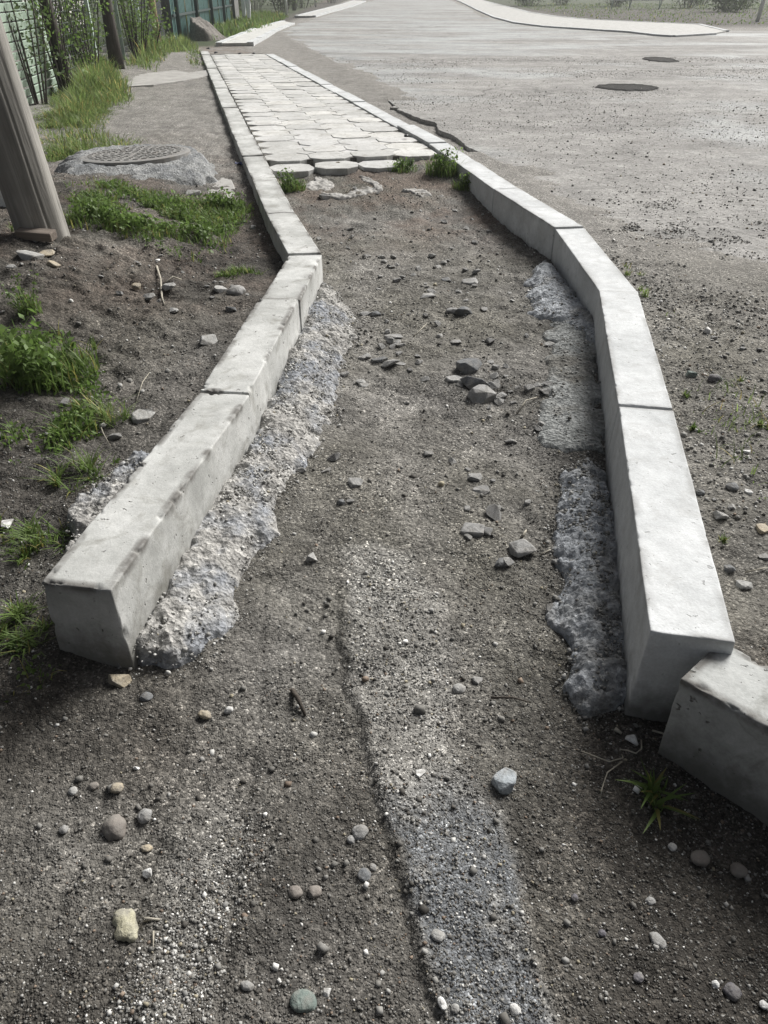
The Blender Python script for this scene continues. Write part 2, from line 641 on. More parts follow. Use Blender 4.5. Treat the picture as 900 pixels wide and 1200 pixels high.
def mat_wood(name, lo, hi, axis=2, scale=14, rough=0.85):
    t = NT(name, rough, 0.25)
    sc = [scale, scale, scale]
    sc[axis] = scale * 0.06
    p = t.pos(tuple(sc), obj=True)
    n = t.noise(1.6, 6, 0.7, p, 0.6)
    c = t.ramp(n, [(0.28, lo), (0.55, tuple((a + b) / 2 for a, b in zip(lo, hi))), (0.75, hi)])
    crk = t.ramp(t.noise(3.2, 2, 0.5, p, 0.2), [(0.28, 1.0), (0.34, 0.0)])
    c = t.mix(t.math('MULTIPLY', crk, 0.7), c, tuple(a * 0.35 for a in lo))
    sb = t.ramp(t.noise(3, 4, 0.6, t.pos(obj=True)), [(0.4, 0.8), (0.7, 1.15)])
    c = t.mix(0.8, c, sb, 'MULTIPLY')
    b = t.bump(n, 0.6, 0.01)
    return t.done(c, b)


def mat_paint(name, col, rust=0.3, rough=0.5, metal=0.0, dirt=(.12, .08, .05)):
    t = NT(name, rough, 0.4)
    p = t.pos(obj=True)
    n = t.noise(9, 5, 0.65, p)
    c = t.mix(t.ramp(n, [(0.52, 0.0), (0.7, rust)]), col, dirt)
    c = t.mix(0.5, c, t.ramp(t.noise(60, 3, 0.6, p), [(0.3, 0.8), (0.7, 1.15)]), 'MULTIPLY')
    t.b.inputs['Metallic'].default_value = metal
    return t.done(c, t.bump(n, 0.2, 0.004))


M = {}
M['soil'] = mat_ground()
M['asphalt'] = mat_asphalt()
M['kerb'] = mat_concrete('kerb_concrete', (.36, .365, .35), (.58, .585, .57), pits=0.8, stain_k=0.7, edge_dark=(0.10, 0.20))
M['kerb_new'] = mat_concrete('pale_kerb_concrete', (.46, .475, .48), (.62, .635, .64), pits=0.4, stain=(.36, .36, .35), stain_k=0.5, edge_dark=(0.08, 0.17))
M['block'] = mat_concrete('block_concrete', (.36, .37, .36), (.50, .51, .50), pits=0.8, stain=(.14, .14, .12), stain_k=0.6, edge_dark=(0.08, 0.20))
M['tile'] = mat_concrete('tile_concrete', (.43, .43, .42), (.58, .58, .57), pits=0.5, bump=0.45, stain=(.27, .255, .225), stain_k=0.75)
M['haunch_warm'] = mat_rough_concrete('haunch_pale', (.28, .272, .26), (.50, .49, .465), (.27, .29, .325))
M['haunch_blue'] = mat_rough_concrete('haunch_bluish', (.30, .32, .345), (.50, .52, .545), (.30, .295, .28))
M['haunch_mid'] = mat_rough_concrete('haunch_greenish', (.22, .23, .225), (.36, .37, .365), (.17, .16, .14))
M['strip'] = mat_rough_concrete('worn_concrete', (.155, .15, .135), (.27, .265, .245), (.13, .145, .16))
M['collar'] = mat_rough_concrete('collar_mortar', (.22, .225, .225), (.37, .375, .37), (.17, .18, .19))
M['slab'] = mat_concrete('slab_concrete', (.30, .29, .275), (.42, .41, .39), stain_k=0.6)
M['grit'] = mat_tint('grit')
M['slate'] = mat_stone('slate_grey', (.20, .20, .195), (.38, .375, .365))
M['dark_slate'] = mat_stone('dark_slate', (.09, .095, .10), (.20, .205, .21))
M['pale_stone'] = mat_stone('pale_stone', (.28, .28, .27), (.46, .455, .44))
M['white_stone'] = mat_stone('white_stone', (.55, .55, .54), (.75, .75, .73))
M['blue_stone'] = mat_stone('bluish_stone', (.25, .28, .30), (.44, .47, .49))
M['brown_stone'] = mat_stone('brown_stone', (.16, .142, .126), (.26, .235, .212), 22)
M['tan_stone'] = mat_stone('tan_stone', (.30, .25, .18), (.46, .41, .31))
M['yellow_stone'] = mat_stone('yellowish_stone', (.33, .31, .21), (.48, .46, .36))
M['green_stone'] = mat_stone('greenish_stone', (.10, .13, .12), (.22, .26, .235))
M['purple_stone'] = mat_stone('purplish_stone', (.09, .086, .098), (.17, .163, .178))
M['grass'] = mat_leaf('grass_blade', (.10, .165, .04), (.17, .24, .07), .45)
M['tall_grass'] = mat_leaf('tall_grass_blade', (.13, .195, .055), (.23, .30, .105), .5)
M['weed'] = mat_leaf('weed_leaf', (.10, .17, .04), (.17, .25, .07), .45)
M['dark_leaf'] = mat_leaf('tree_leaf', (.055, .085, .035), (.115, .155, .065), .45)
M['bark'] = mat_wood('bark', (.035, .03, .026), (.10, .088, .078), 2, 30)
M['pole_wood'] = mat_wood('weathered_wood', (.20, .19, .17), (.42, .405, .375), 2, 17)
M['grey_wood'] = mat_wood('grey_post_wood', (.14, .14, .135), (.26, .26, .25), 2, 18)
M['twig'] = mat_wood('dry_twig', (.34, .31, .25), (.52, .49, .42), 0, 40)
M['dark_twig'] = mat_wood('dark_twig', (.05, .042, .035), (.11, .095, .08), 0, 40)
M['iron'] = mat_paint('cast_iron', (.25, .245, .235), 0.5, 0.65, 0.1, (.24, .21, .18))
M['mint'] = mat_paint('mint_paint', (.46, .56, .50), 0.25, 0.5)
M['slat'] = mat_paint('slat_paint', (.40, .50, .41), 0.3, 0.55)
M['white_paint'] = mat_paint('white_paint', (.84, .86, .85), 0.2, 0.55)
M['dark_post'] = mat_paint('dark_post_paint', (.035, .045, .042), 0.3, 0.55)
M['teal'] = mat_paint('teal_sheet', (.09, .19, .18), 0.15, 0.45)
M['teal_dark'] = mat_paint('teal_post', (.025, .05, .05), 0.2, 0.5)
M['charcoal'] = mat_paint('charcoal_sheet', (.07, .078, .088), 0.2, 0.5)
M['rusty'] = mat_paint('rusty_pipe', (.42, .33, .20), 0.8, 0.7, 0.0, (.20, .10, .05))
M['plaster'] = mat_concrete('plaster', (.60, .57, .55), (.74, .71, .69), stain_k=0.2)
M['roof'] = mat_paint('roof_sheet', (.16, .09, .075), 0.3, 0.6)
M['glass'] = mat_paint('window_glass', (.03, .04, .05), 0.0, 0.1)
M['wire'] = mat_paint('wire', (.24, .28, .27), 0.3, 0.45, 0.5)
M['heap'] = mat_rough_concrete('heap_earth', (.15, .14, .125), (.26, .24, .22))
M['cloth'] = mat_concrete('torn_sheet', (.27, .26, .245), (.46, .45, .43), pits=0, stain=(.15, .135, .115), stain_k=0.95)
M['trouser'] = mat_concrete('white_cloth', (.84, .86, .90), (.90, .91, .93), pits=0, stain_k=0.0, obj=True)
M['shirt'] = mat_concrete('pale_cloth', (.60, .60, .70), (.72, .72, .80), pits=0, stain_k=0.0, obj=True)
M['skin'] = mat_concrete('skin', (.36, .22, .16), (.45, .29, .21), pits=0, stain_k=0.0, obj=True, rough=0.5)
M['hair'] = mat_wood('hair', (.02, .015, .012), (.05, .04, .03), 2, 60)
M['shoe'] = mat_paint('shoe', (.55, .55, .56), 0.1)
M['black'] = mat_paint('black_plastic', (.02, .02, .022), 0.0, 0.35)
M['blue_wrap'] = mat_paint('blue_wrapper', (.05, .07, .22), 0.1, 0.25)
M['pit'] = mat_rough_concrete('pit_shade', (.018, .018, .018), (.035, .034, .032))  # near-black colour paints the shade of a hole on a flat disc

# ------------------------------------------------------------------ ground sheet
def axis_steps(start, fine_to, s0, g1_, mid, g2_, end):
    a = [start]
    while a[-1] < end:
        v = a[-1]
        if v < fine_to:
            s = s0
        elif v < mid:
            s = s0 + g1_ * (v - fine_to)
        else:
            s = max(s0 + g1_ * (mid - fine_to), g2_ * v)
        a.append(v + s)
    return np.array(a)


xp = axis_steps(0, 1.15, 0.009, 0.02, 8.0, 0.10, 500)
X = np.concatenate([-xp[:0:-1], xp])
Yf = axis_steps(0.35, 3.5, 0.008, 0.012, 40, 0.10, 600)
Yb = np.array([-60, -20, -8, -3, -1.2, -0.4, -0.1, 0.1, 0.2, 0.28])
Y = np.concatenate([Yb, Yf])
GX, GY = np.meshgrid(X, Y)
gx, gy = GX.ravel(), GY.ravel()
gz = ground(gx, gy)

road_edge_px = [(463, 127), (478, 133), (495, 140), (510, 143), (514, 152), (528, 157), (540, 165), (548, 172), (566, 180), (590, 192),
                (622, 214), (660, 236), (700, 257), (735, 274), (790, 292), (850, 308), (910, 322), (1100, 366)]
ROAD_Z = 0.205
redge = W2(road_edge_px, ROAD_Z)
road_left = W2([(463, 127), (448, 108), (432, 96), (408, 82), (385, 68), (360, 56), (338, 44), (330, 37), (345, 28), (372, 20), (398, 11), (425, 3)], ROAD_Z)
island_front = W2([(850, 36), (836, 37.5), (790, 40), (775, 39), (750, 36), (690, 32), (640, 29), (610, 25), (585, 21), (570, 20), (555, 12), (540, 5), (524, -1)], ROAD_Z)


def densify(pts, step, jit, seed):
    out = []
    r = random.Random(seed)
    for (x0, y0), (x1, y1) in zip(pts[:-1], pts[1:]):
        L = math.hypot(x1 - x0, y1 - y0)
        n = max(1, min(60, int(L / step)))
        for i in range(n):
            t = i / n
            k = jit * min(1.0, L)
            out.append((x0 + (x1 - x0) * t + r.uniform(-k, k), y0 + (y1 - y0) * t + r.uniform(-k, k)))
    out.append(pts[-1])
    return out


e1 = densify(redge[::-1], 0.05, 0.022, 1)[:-1]
e2 = densify(road_left, 0.12, 0.05, 2)
road_poly = e1 + e2 + [(-1.0, 90), (-2, 260), (14, 260), (8.5, 90)] + island_front[::-1] + [(14.0, 27.5), (40, 30), (40, 9)]
bm = bmesh.new()
top = [bm.verts.new((x, y, ROAD_Z)) for x, y in road_poly]
bot = [bm.verts.new((x - 0.0, y, ROAD_Z - 0.05)) for x, y in road_poly]
bm.faces.new(top)
for i in range(len(top)):
    j = (i + 1) % len(top)
    bm.faces.new((top[i], bot[i], bot[j], top[j]))
bmesh.ops.recalc_face_normals(bm, faces=bm.faces)
bmesh.ops.triangulate(bm, faces=[f for f in bm.faces if len(f.verts) > 4])
me = bpy.data.meshes.new('road')
bm.to_mesh(me)
bm.free()
me.materials.append(M['asphalt'])
yv = np.array([v.co.y for v in me.vertices])
a = me.attributes.new('far', 'FLOAT', 'POINT')
a.data.foreach_set('value', np.clip((yv - 7) / 9, 0, 1).astype(np.float32))
link('asphalt_road', me, kind='structure')

# sink the soil well under the road body
rs = poly_sdf(gx, gy, redge[::-1] + road_left + [(-1.0, 90), (14, 260), (8.5, 90)] + island_front[::-1] + [(14, 27.5), (40, 30), (40, 9)])
bury = np.clip(np.where(gy > 6.7, sstep(9.6, 10.6, gy), 1.0), 0, 1) * (gx < 7)
wob = 0.22 * fbm(gx, gy, 0.8, 3, 401) + 0.10 * fbm(gx, gy, 3.5, 2, 402)
under = ROAD_Z + 0.008 - 0.030 * np.clip((rs + wob) / 0.55, 0, 1.4) + 0.006 * fbm(gx, gy, 3.2, 4, 403, 0.7)
near_e = (rs > -0.5) & (rs < 1.2)
rim = np.clip(gz + (ROAD_Z + 0.010 - gz) * sstep(-0.5, 0.05, rs), None, 1)
gz = np.where(rs > 0, np.where((bury > 0.5) & near_e, under, np.minimum(gz, 0.172)), np.where((bury > 0.5) & near_e, np.maximum(gz, rim), gz))

nX = len(X)
idx = np.arange(len(gx)).reshape(GX.shape)
quads = np.stack([idx[:-1, :-1], idx[:-1, 1:], idx[1:, 1:], idx[1:, :-1]], -1).reshape(-1, 4)
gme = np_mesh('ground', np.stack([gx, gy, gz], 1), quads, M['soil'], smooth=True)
wl = sstep(0.05, -0.05, gx - np.interp(gy, _ly, _lx))
wr = sstep(-0.05, 0.05, gx - np.interp(gy, _ry, _rx)) * sstep(0.9, 1.1, gy)
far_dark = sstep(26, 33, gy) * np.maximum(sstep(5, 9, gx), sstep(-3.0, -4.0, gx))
humus_shade = np.clip(wl * sstep(7.0, 4.2, gy) * (0.75 + 0.35 * fbm(gx, gy, 1.5, 3, 71)) + np.clip(0.42 + 0.3 * fbm(gx, gy, 2.2, 3, 72), 0, 1) * sstep(1.25, 0.75, gy) + 0.75 * sstep(0.75, 1.0, gy) * sstep(1.5, 1.1, gy) * sstep(-0.2, -0.5, gx)  # last term: shade painted on the soil round the left kerb end
                + 1.0 * sstep(0.24, 0.55, gx + 0.08 * fbm(gx, gy, 3, 2, 19)) * sstep(1.35, 1.0, gy) + far_dark * 0.8, 0, 1)  # first term: shadow of block and kerb painted into the right corner
humus_shade = np.maximum(humus_shade, 0.65 * sstep(0.30, 0.05, np.interp(gy, _ry, _rx) - gx) * (1 - wr) * sstep(0.9, 1.2, gy) * sstep(5.6, 5.0, gy))  # right kerb's shadow painted as a dark band along its trench side
sand = np.clip(wr * sstep(2.2, 4.5, gy) * 0.9 * (1 - far_dark) + 0.9 * sstep(15.8, 17.5, gy) * (1 - far_dark) + wl * sstep(4.5, 6.5, gy) * 0.75, 0, 1)
sand = sand + 0.45 * (1 - wl) * (1 - wr) * sstep(0.14, 0.0, np.abs(gx - 0.02 - 0.12 * np.sin(gy * 1.4))) * sstep(0.6, 1.2, gy) * sstep(5.2, 3.4, gy)
red = np.clip(0.4 * wl * sstep(2.6, 3.4, gy) * sstep(8, 5, gy) + 0.8 * (1 - wl) * (1 - wr) * sstep(3.8, 5.0, gy), 0, 1)
green = sstep(19.5, 21, gy) * sstep(-3.4, -4.2, gx + 0.03 * (gy - 20)) + sstep(55, 60, gy) * sstep(6, 12, gx)
green = np.clip(green, 0, 1)
grey = np.zeros_like(gx)
bluish = np.zeros_like(gx)
nm_ = (gy < 2.2) & (gy > 0.2) & (np.abs(gx) < 1.2)
ed_ = 0.03 * fbm(gx[nm_], gy[nm_], 8, 3, 93)
grey[nm_] = np.maximum(sstep(-0.015, 0.03, poly_sdf(gx[nm_], gy[nm_], STRIP) + ed_ * 0.6) * sstep(1.9, 1.5, gy[nm_]),
                       0.85 * sstep(-0.03, 0.06, poly_sdf(gx[nm_], gy[nm_], STRIP2) + 1.5 * ed_))
bluish[nm_] = sstep(-0.005, 0.02, poly_sdf(gx[nm_], gy[nm_], STRIP) + 0.5 * ed_) * sstep(0.95, 0.78, gy[nm_] + ed_)
for nm, arr in (('humus_shade', humus_shade), ('sand', np.clip(sand, 0, 1)), ('red', red), ('green', green), ('grey', grey), ('bluish', bluish)):
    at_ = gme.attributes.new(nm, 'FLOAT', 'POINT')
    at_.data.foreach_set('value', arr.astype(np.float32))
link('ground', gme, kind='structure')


# ------------------------------------------------------------------ raised patches (haunches, worn concrete, collar)
def patch(name, poly, mat, hgt, edge=0.03, step=0.007, rough=0.006, freq=22, kind=None, parent=None, seed=0, ragged=0.012, base=True):
    P = np.array(poly)
    x = np.arange(P[:, 0].min() - 0.03, P[:, 0].max() + 0.03, step)
    y = np.arange(P[:, 1].min() - 0.03, P[:, 1].max() + 0.03, step)
    A, B = np.meshgrid(x, y)
    s = poly_sdf(A, B, poly) + ragged * fbm(A, B, 9, 3, seed + 5)
    h = hgt(A, B, s) if callable(hgt) else hgt
    pro = sstep(-edge * 0.3, edge, s)
    z = ground(A, B, False) - 0.022 + (h + 0.022) * pro
    z = z + pro * rough * (fbm(A, B, freq, 3, seed) + 0.8 * np.abs(vnoise(A * freq * 2.6, B * freq * 2.6, seed + 9)) + 0.35 * vnoise(A * freq * 5, B * freq * 5, seed + 10))
    id_ = np.arange(A.size).reshape(A.shape)
    q = np.stack([id_[:-1, :-1], id_[:-1, 1:], id_[1:, 1:], id_[1:, :-1]], -1).reshape(-1, 4)
    sf = s.ravel()
    keep = (sf[q] > -edge * 0.6).all(1)
    q = q[keep]
    used, inv = np.unique(q, return_inverse=True)
    V = np.stack([A.ravel(), B.ravel(), z.ravel()], 1)[used]
    return link(name, np_mesh(name, V, inv.reshape(q.shape), mat, smooth=True), parent, kind)


def along(pts, off):
    """polyline shifted sideways (positive = to the left of travel)"""
    out = []
    for i, p in enumerate(pts):
        a = np.array(pts[max(i - 1, 0)])
        b = np.array(pts[min(i + 1, len(pts) - 1)])
        d = (b - a) / np.linalg.norm(b - a)
        out.append((p[0] - d[1] * off, p[1] + d[0] * off))
    return out


inner_l = along(LEFT_IN[:4], 0.03)
o = W2([(160, 772), (200, 766), (236, 756), (262, 732), (280, 695), (302, 650), (328, 622), (347, 560), (372, 520), (392, 492), (404, 442), (424, 402), (418, 378), (398, 352)], 0.115)
hl_fn = (lambda A, B, s: -0.005 + 0.022 * sstep(0, .06, s) + 0.042 * sstep(0.22, 0.0, A - np.interp(B, [1.18, 2.08, 2.93, 3.55], [-0.55, -0.40, -0.33, -0.285])))
fpoly = o + inner_l[::-1]
hl = patch('concrete_haunch', fpoly, M['haunch_warm'], hl_fn, edge=0.014, step=0.005, rough=0.0085, freq=26, seed=1, ragged=0.025)
WT, BT = [.0, .2, 1.0, 2.4, 4, 2.2, .3, .0, .4], [.1, .8, 2.4, 3.4, 2.6, .5, .05, 0, .1]
FOOT = [(fpoly, 6500, WT, hl_fn)]
tag(hl, 'long rough pale concrete footing spilling along the inside of the left kerb', 'concrete footing', 'concrete footings along the kerbs')
o = W2([(74, 655), (77, 610), (108, 578), (140, 553), (168, 540), (200, 560), (110, 670)], 0.16)
FOOT.append((o, 900, WT, lambda A, B, s: 0.04))
h2 = patch('concrete_haunch', o, M['haunch_warm'], 0.04, edge=0.02, step=.005, rough=0.010, freq=26, seed=2, ragged=.02)
tag(h2, 'small rough lump of concrete on the grassy outer side of the left kerb', 'concrete footing', 'concrete footings along the kerbs')
inner_r = along(RIGHT_IN[:5], -0.03)


def ir(y):
    return (float(np.interp(y, [p[1] for p in RIGHT_IN], [p[0] for p in RIGHT_IN])) + 0.03, y)


def hr_fn(A, B, s):
    return -0.006 + 0.020 * sstep(0, .07, s) + 0.028 * sstep(0.25, 0.02, np.interp(B, [p[1] for p in RIGHT_IN], [p[0] for p in RIGHT_IN]) - A)


o = W2([(690, 822), (672, 792), (665, 742), (645, 712), (646, 690), (660, 655), (654, 632), (645, 600), (648, 556), (668, 545), (690, 538)], 0.11)
FOOT.append((o + [ir(1.72), ir(1.4), ir(1.12)], 3000, BT, hr_fn))
h3 = patch('concrete_haunch', o + [ir(1.72), ir(1.4), ir(1.12)], M['haunch_blue'], hr_fn, edge=0.014, step=0.005, rough=0.009, freq=36, seed=3, ragged=0.020)
tag(h3, 'bumpy dark bluish concrete footing beside the nearest right kerb stone', 'concrete footing', 'concrete footings along the kerbs')
o = W2([(695, 530), (655, 522), (634, 516), (636, 480), (624, 446), (638, 402), (652, 376), (676, 358)], 0.13)
FOOT.append((o + [ir(2.75), ir(2.3), ir(1.85)], 900, BT, hr_fn))
h4 = patch('concrete_haunch', o + [ir(2.75), ir(2.3), ir(1.85)], M['haunch_mid'], lambda A, B, s: 0.6 * hr_fn(A, B, s) + .002, edge=0.03, rough=0.004, seed=4, ragged=0.045)
tag(h4, 'smooth greenish grey concrete footing along the middle of the right kerb', 'concrete footing', 'concrete footings along the kerbs')
o = W2([(655, 378), (630, 374), (612, 366), (616, 340), (626, 316), (640, 308)], 0.14)
FOOT.append((o + [ir(3.35), ir(3.0), ir(2.75)], 900, BT, hr_fn))
h5 = patch('concrete_haunch', o + [ir(3.35), ir(3.0), ir(2.75)], M['haunch_blue'], hr_fn, edge=0.03, rough=0.008, seed=5, ragged=0.03)
tag(h5, 'small bluish concrete footing below the bend of the right kerb', 'concrete footing', 'concrete footings along the kerbs')

# ------------------------------------------------------------------ kerb stones
def kerb_mesh(name, quad, z1, z0, mat, r=0.008, chip=0.5, n=26, seed=0, taper=0.0):
    """quad: four top corners (near-in, far-in, far-out, near-out); a block with rounded, chipped arrises"""
    q = [np.array(c, float) for c in quad]
    Lx = np.linalg.norm(q[1] - q[0])
    Wd = np.linalg.norm(q[3] - q[0])
    H = z1 - z0

    def ticks(L, k):
        e = [0, r * 0.3, r * 0.7, r * 1.2]
        m = np.linspace(r * 2.5, L - r * 2.5, k)
        return np.concatenate([e, m, [L - t for t in e[::-1]]])
    tx, ty, tz = ticks(Lx, n), ticks(Wd, max(4, n // 6)), ticks(H, max(4, n // 6))
    vid = {}
    V = []
    F = []

    def vert(i, j, k):
        key = (i, j, k)
        if key not in vid:
            vid[key] = len(V)
            V.append((tx[i], ty[j], tz[k]))
        return vid[key]
    nx, ny, nz = len(tx), len(ty), len(tz)
    for i in range(nx - 1):
        for j in range(ny - 1):
            F.append((vert(i, j, nz - 1), vert(i + 1, j, nz - 1), vert(i + 1, j + 1, nz - 1), vert(i, j + 1, nz - 1)))
        for k in range(nz - 1):
            F.append((vert(i, 0, k), vert(i + 1, 0, k), vert(i + 1, 0, k + 1), vert(i, 0, k + 1)))
            F.append((vert(i, ny - 1, k), vert(i, ny - 1, k + 1), vert(i + 1, ny - 1, k + 1), vert(i + 1, ny - 1, k)))
    for j in range(ny - 1):
        for k in range(nz - 1):
            F.append((vert(0, j, k), vert(0, j, k + 1), vert(0, j + 1, k + 1), vert(0, j + 1, k)))
            F.append((vert(nx - 1, j, k), vert(nx - 1, j + 1, k), vert(nx - 1, j + 1, k + 1), vert(nx - 1, j, k + 1)))
    P = np.array(V)
    D = np.array([Lx, Wd, H])
    # chipped radius, larger where the noise bites
    cn = fbm(P[:, 0] * 1.0 + seed * 3.1, P[:, 1] + P[:, 2] + seed, 30 if n > 100 else 16, 4, seed, 0.6)
    rr = r * (0.65 + 0.35 * chip * np.clip(cn, -0.6, 1) + 7.0 * chip * np.clip(cn - 0.62, 0, 1))
    rr = np.clip(rr, 0.003, 0.024)[:, None]
    lo = np.minimum(rr, D / 3)
    inner = np.minimum(np.maximum(P, lo), D - lo)
    inner[:, 2] = np.minimum(np.maximum(P[:, 2], 0.0), D[2] - lo[:, 2])
    d = P - inner
    ln = np.linalg.norm(d, axis=1, keepdims=True)
    P2 = np.where(ln > 1e-6, inner + d / np.maximum(ln, 1e-6) * np.minimum(ln, rr), P)
    # faint casting unevenness
    P2[:, 2] += 0.0008 * fbm(P[:, 0] + seed, P[:, 1], 6, 3, seed + 3)
    P2[:, 1] += 0.0007 * fbm(P[:, 0] + seed, P[:, 2], 7, 3, seed + 4) * np.where(P[:, 1] < Wd / 2, 1, -1)
    u = P2[:, 0] / Lx
    v = P2[:, 1] / Wd
    v = 0.5 + (v - 0.5) * (1 + taper * (1 - P2[:, 2] / H))
    xy = (np.outer((1 - u) * (1 - v), q[0]) + np.outer(u * (1 - v), q[1]) + np.outer(u * v, q[2]) + np.outer((1 - u) * v, q[3]))
    VV = np.column_stack([xy, z0 + P2[:, 2]])
    me = np_mesh(name, VV, np.array(F), mat, smooth=True)
    dist_top = H - P[:, 2]
    e_in = np.hypot(np.minimum(P[:, 1], Wd - P[:, 1]), dist_top)
    e_end = np.hypot(np.minimum(P[:, 0], Lx - P[:, 0]), dist_top)
    w_ = np.clip(1.3 - np.minimum(e_in, e_end) / 0.016, 0, 1) * np.clip(0.5 + 1.5 * fbm(P[:, 0] + seed, P[:, 1], 9, 3, seed + 8), 0, 1)
    wa = me.attributes.new('worn', 'FLOAT', 'POINT')
    wa.data.foreach_set('value', (w_ * chip * 2.6).clip(0, 1).astype(np.float32))
    bm = bmesh.new()
    bm.from_mesh(me)
    bmesh.ops.recalc_face_normals(bm, faces=bm.faces)
    bm.to_mesh(me)
    bm.free()
    return me


def row(pts, side, far, nfar, gap=0.004):
    """inner-edge polyline -> list of top quads; side +1: outer edge lies to the left"""
    P = [np.array(p) for p in pts]
    fd = (np.array(far) - P[-1]) / nfar
    P = P + [P[-1] + fd * (i + 1) for i in range(nfar)]
    quads = []
    for a, b in zip(P[:-1], P[1:]):
        d = (b - a) / np.linalg.norm(b - a)
        nrm = np.array([-d[1], d[0]]) * side
        g = d * gap
        quads.append([a + g, b - g, b - g + nrm * KW, a + g + nrm * KW])
    return quads


def meet(q0, q1):
    """mitre the outer corners of two neighbours"""
    m = (q0[2] + q1[3]) / 2
    d0 = q0[1] - q0[0]
    d0 = d0 / np.linalg.norm(d0)
    d1 = q1[1] - q1[0]
    d1 = d1 / np.linalg.norm(d1)
    q0[2] = m - d0 * 0.004
    q1[3] = m + d1 * 0.004


ORD = 'first second third fourth fifth sixth seventh eighth ninth tenth eleventh twelfth thirteenth fourteenth fifteenth sixteenth seventeenth eighteenth nineteenth twentieth'.split()
KG = 'kerb stones edging the path'
lq = row(LEFT_IN, 1, LEFT_FAR, 12)
rq = row(RIGHT_IN, -1, RIGHT_FAR, 11)
for Q in (lq, rq):
    for a_, b_ in zip(Q[:6], Q[1:7]):
        meet(a_, b_)
left_labels = {
    0: 'nearest left kerb stone with its dark end face towards the viewer',
    1: 'left kerb stone behind the nearest one, with dark chipped joint at its near end',
    2: 'short left kerb stone just before the row bends leftward',
    3: 'left kerb stone right after the bend, stained near its far end',
    4: 'left kerb stone beside the white flowered weed',
    5: 'left kerb stone beside the first row of paving tiles and the blue wrapper'}
right_labels = {
    0: 'nearest bright right kerb stone, its dark end behind the loose block',
    1: 'second bright right kerb stone, beside the smooth greenish footing',
    2: 'right kerb stone whose far end reaches the bend, above the small bluish footing',
    3: 'right kerb stone straight after the bend, its shaded side facing the trench',
    4: 'right kerb stone that the leafy weed by the tiles leans against',
    5: 'right kerb stone with the small black cap at its edge'}
for Q, nm, lab, mat in ((lq, 'left', left_labels, 'kerb'), (rq, 'right', right_labels, 'kerb_new')):
    for i, q in enumerate(Q):
        dz = 0.0 if i == 0 else (math.sin(i * 2.3) * 0.0045)
        sh_ = np.array([math.sin(i * 4.1), math.cos(i * 1.7)]) * (0.0025 if i else 0)
        q = [c_ + sh_ for c_ in q]
        det = 150 if i < 2 else (34 if i < 4 else (16 if i < 8 else 8))
        z1 = TOP + dz - (0.012 if i > 6 else 0)
        me = kerb_mesh('kerb_stone', q, z1, z1 - 0.30, M[mat], r=0.0065 if nm == 'left' else 0.0055, chip=(0.8 if i < 2 else 0.55) if nm == 'left' else 0.2, n=det, seed=i + (50 if nm == 'right' else 0),
                       taper=0.14 if i == 0 else 0.05)
        ob = link('kerb_stone', me)
        tag(ob, lab.get(i, 'pale kerb stone, %s from the near end of the %s row' % (ORD[i], nm)), 'kerb stone', KG)
# the loose block at the right
bn = np.array([-BLK_D[1], BLK_D[0]])
bw = max(0.15, float(np.dot(BLK_B - BLK_A, bn)))
sk = BLK_B - BLK_A
bq = [BLK_A, BLK_A + BLK_D * 0.98, BLK_A + BLK_D * 0.98 + sk, BLK_B]
me = kerb_mesh('concrete_block', bq, 0.27, -0.03, M['block'], r=0.008, chip=0.9, n=150, seed=77, taper=0.04)
tag(link('concrete_block', me), 'loose grey concrete kerb block with a worn top edge at the lower right', 'concrete block')

# ------------------------------------------------------------------ tiled path
path_o = empty('tiled_path', (0, 0, 0), '', '')
del path_o['label']
del path_o['category']
path_o['kind'] = 'structure'
PL0, PL1 = np.array(LEFT_IN[6]), np.array(LEFT_FAR)
PR0, PR1 = np.array(RIGHT_IN[6]), np.array(RIGHT_FAR)


def path_pt(u, v):
    """u across 0..1 between the kerbs, v metres along from y about 5.7"""
    y = 5.72 + v * 0.973
    xl = np.interp(y, [5.18, 6.02, 17.1], [-0.675, -0.87, -3.36]) + 0.012
    xr = np.interp(y, [4.89, 6.55, 16.4, 17.5], [0.66, 0.345, -2.18, -2.46]) - 0.012
    sh = (u - 0.5) * 0.26      # rows square to the path
    y2 = y + sh
    xl = np.interp(y2, [5.18, 6.02, 17.1], [-0.675, -0.87, -3.36]) + 0.012
    xr = np.interp(y2, [4.89, 6.55, 16.4, 17.5], [0.66, 0.345, -2.18, -2.46]) - 0.012
    return xl + (xr - xl) * u, y2


TP = 0.288     # tile pitch along
NC = 4
TILE_Z = 0.282
bedp = []
for v in np.linspace(0.36, 11.3, 30):
    bedp.append(path_pt(0.004, v))
for v in np.linspace(11.3, 0.36, 30):
    bedp.append(path_pt(1, v))
bed = MB().prism([(p[0], p[1]) for p in bedp], 0.15, 0.2755).build('sand_bed', M['soil'], path_o)
oct_meshes = []


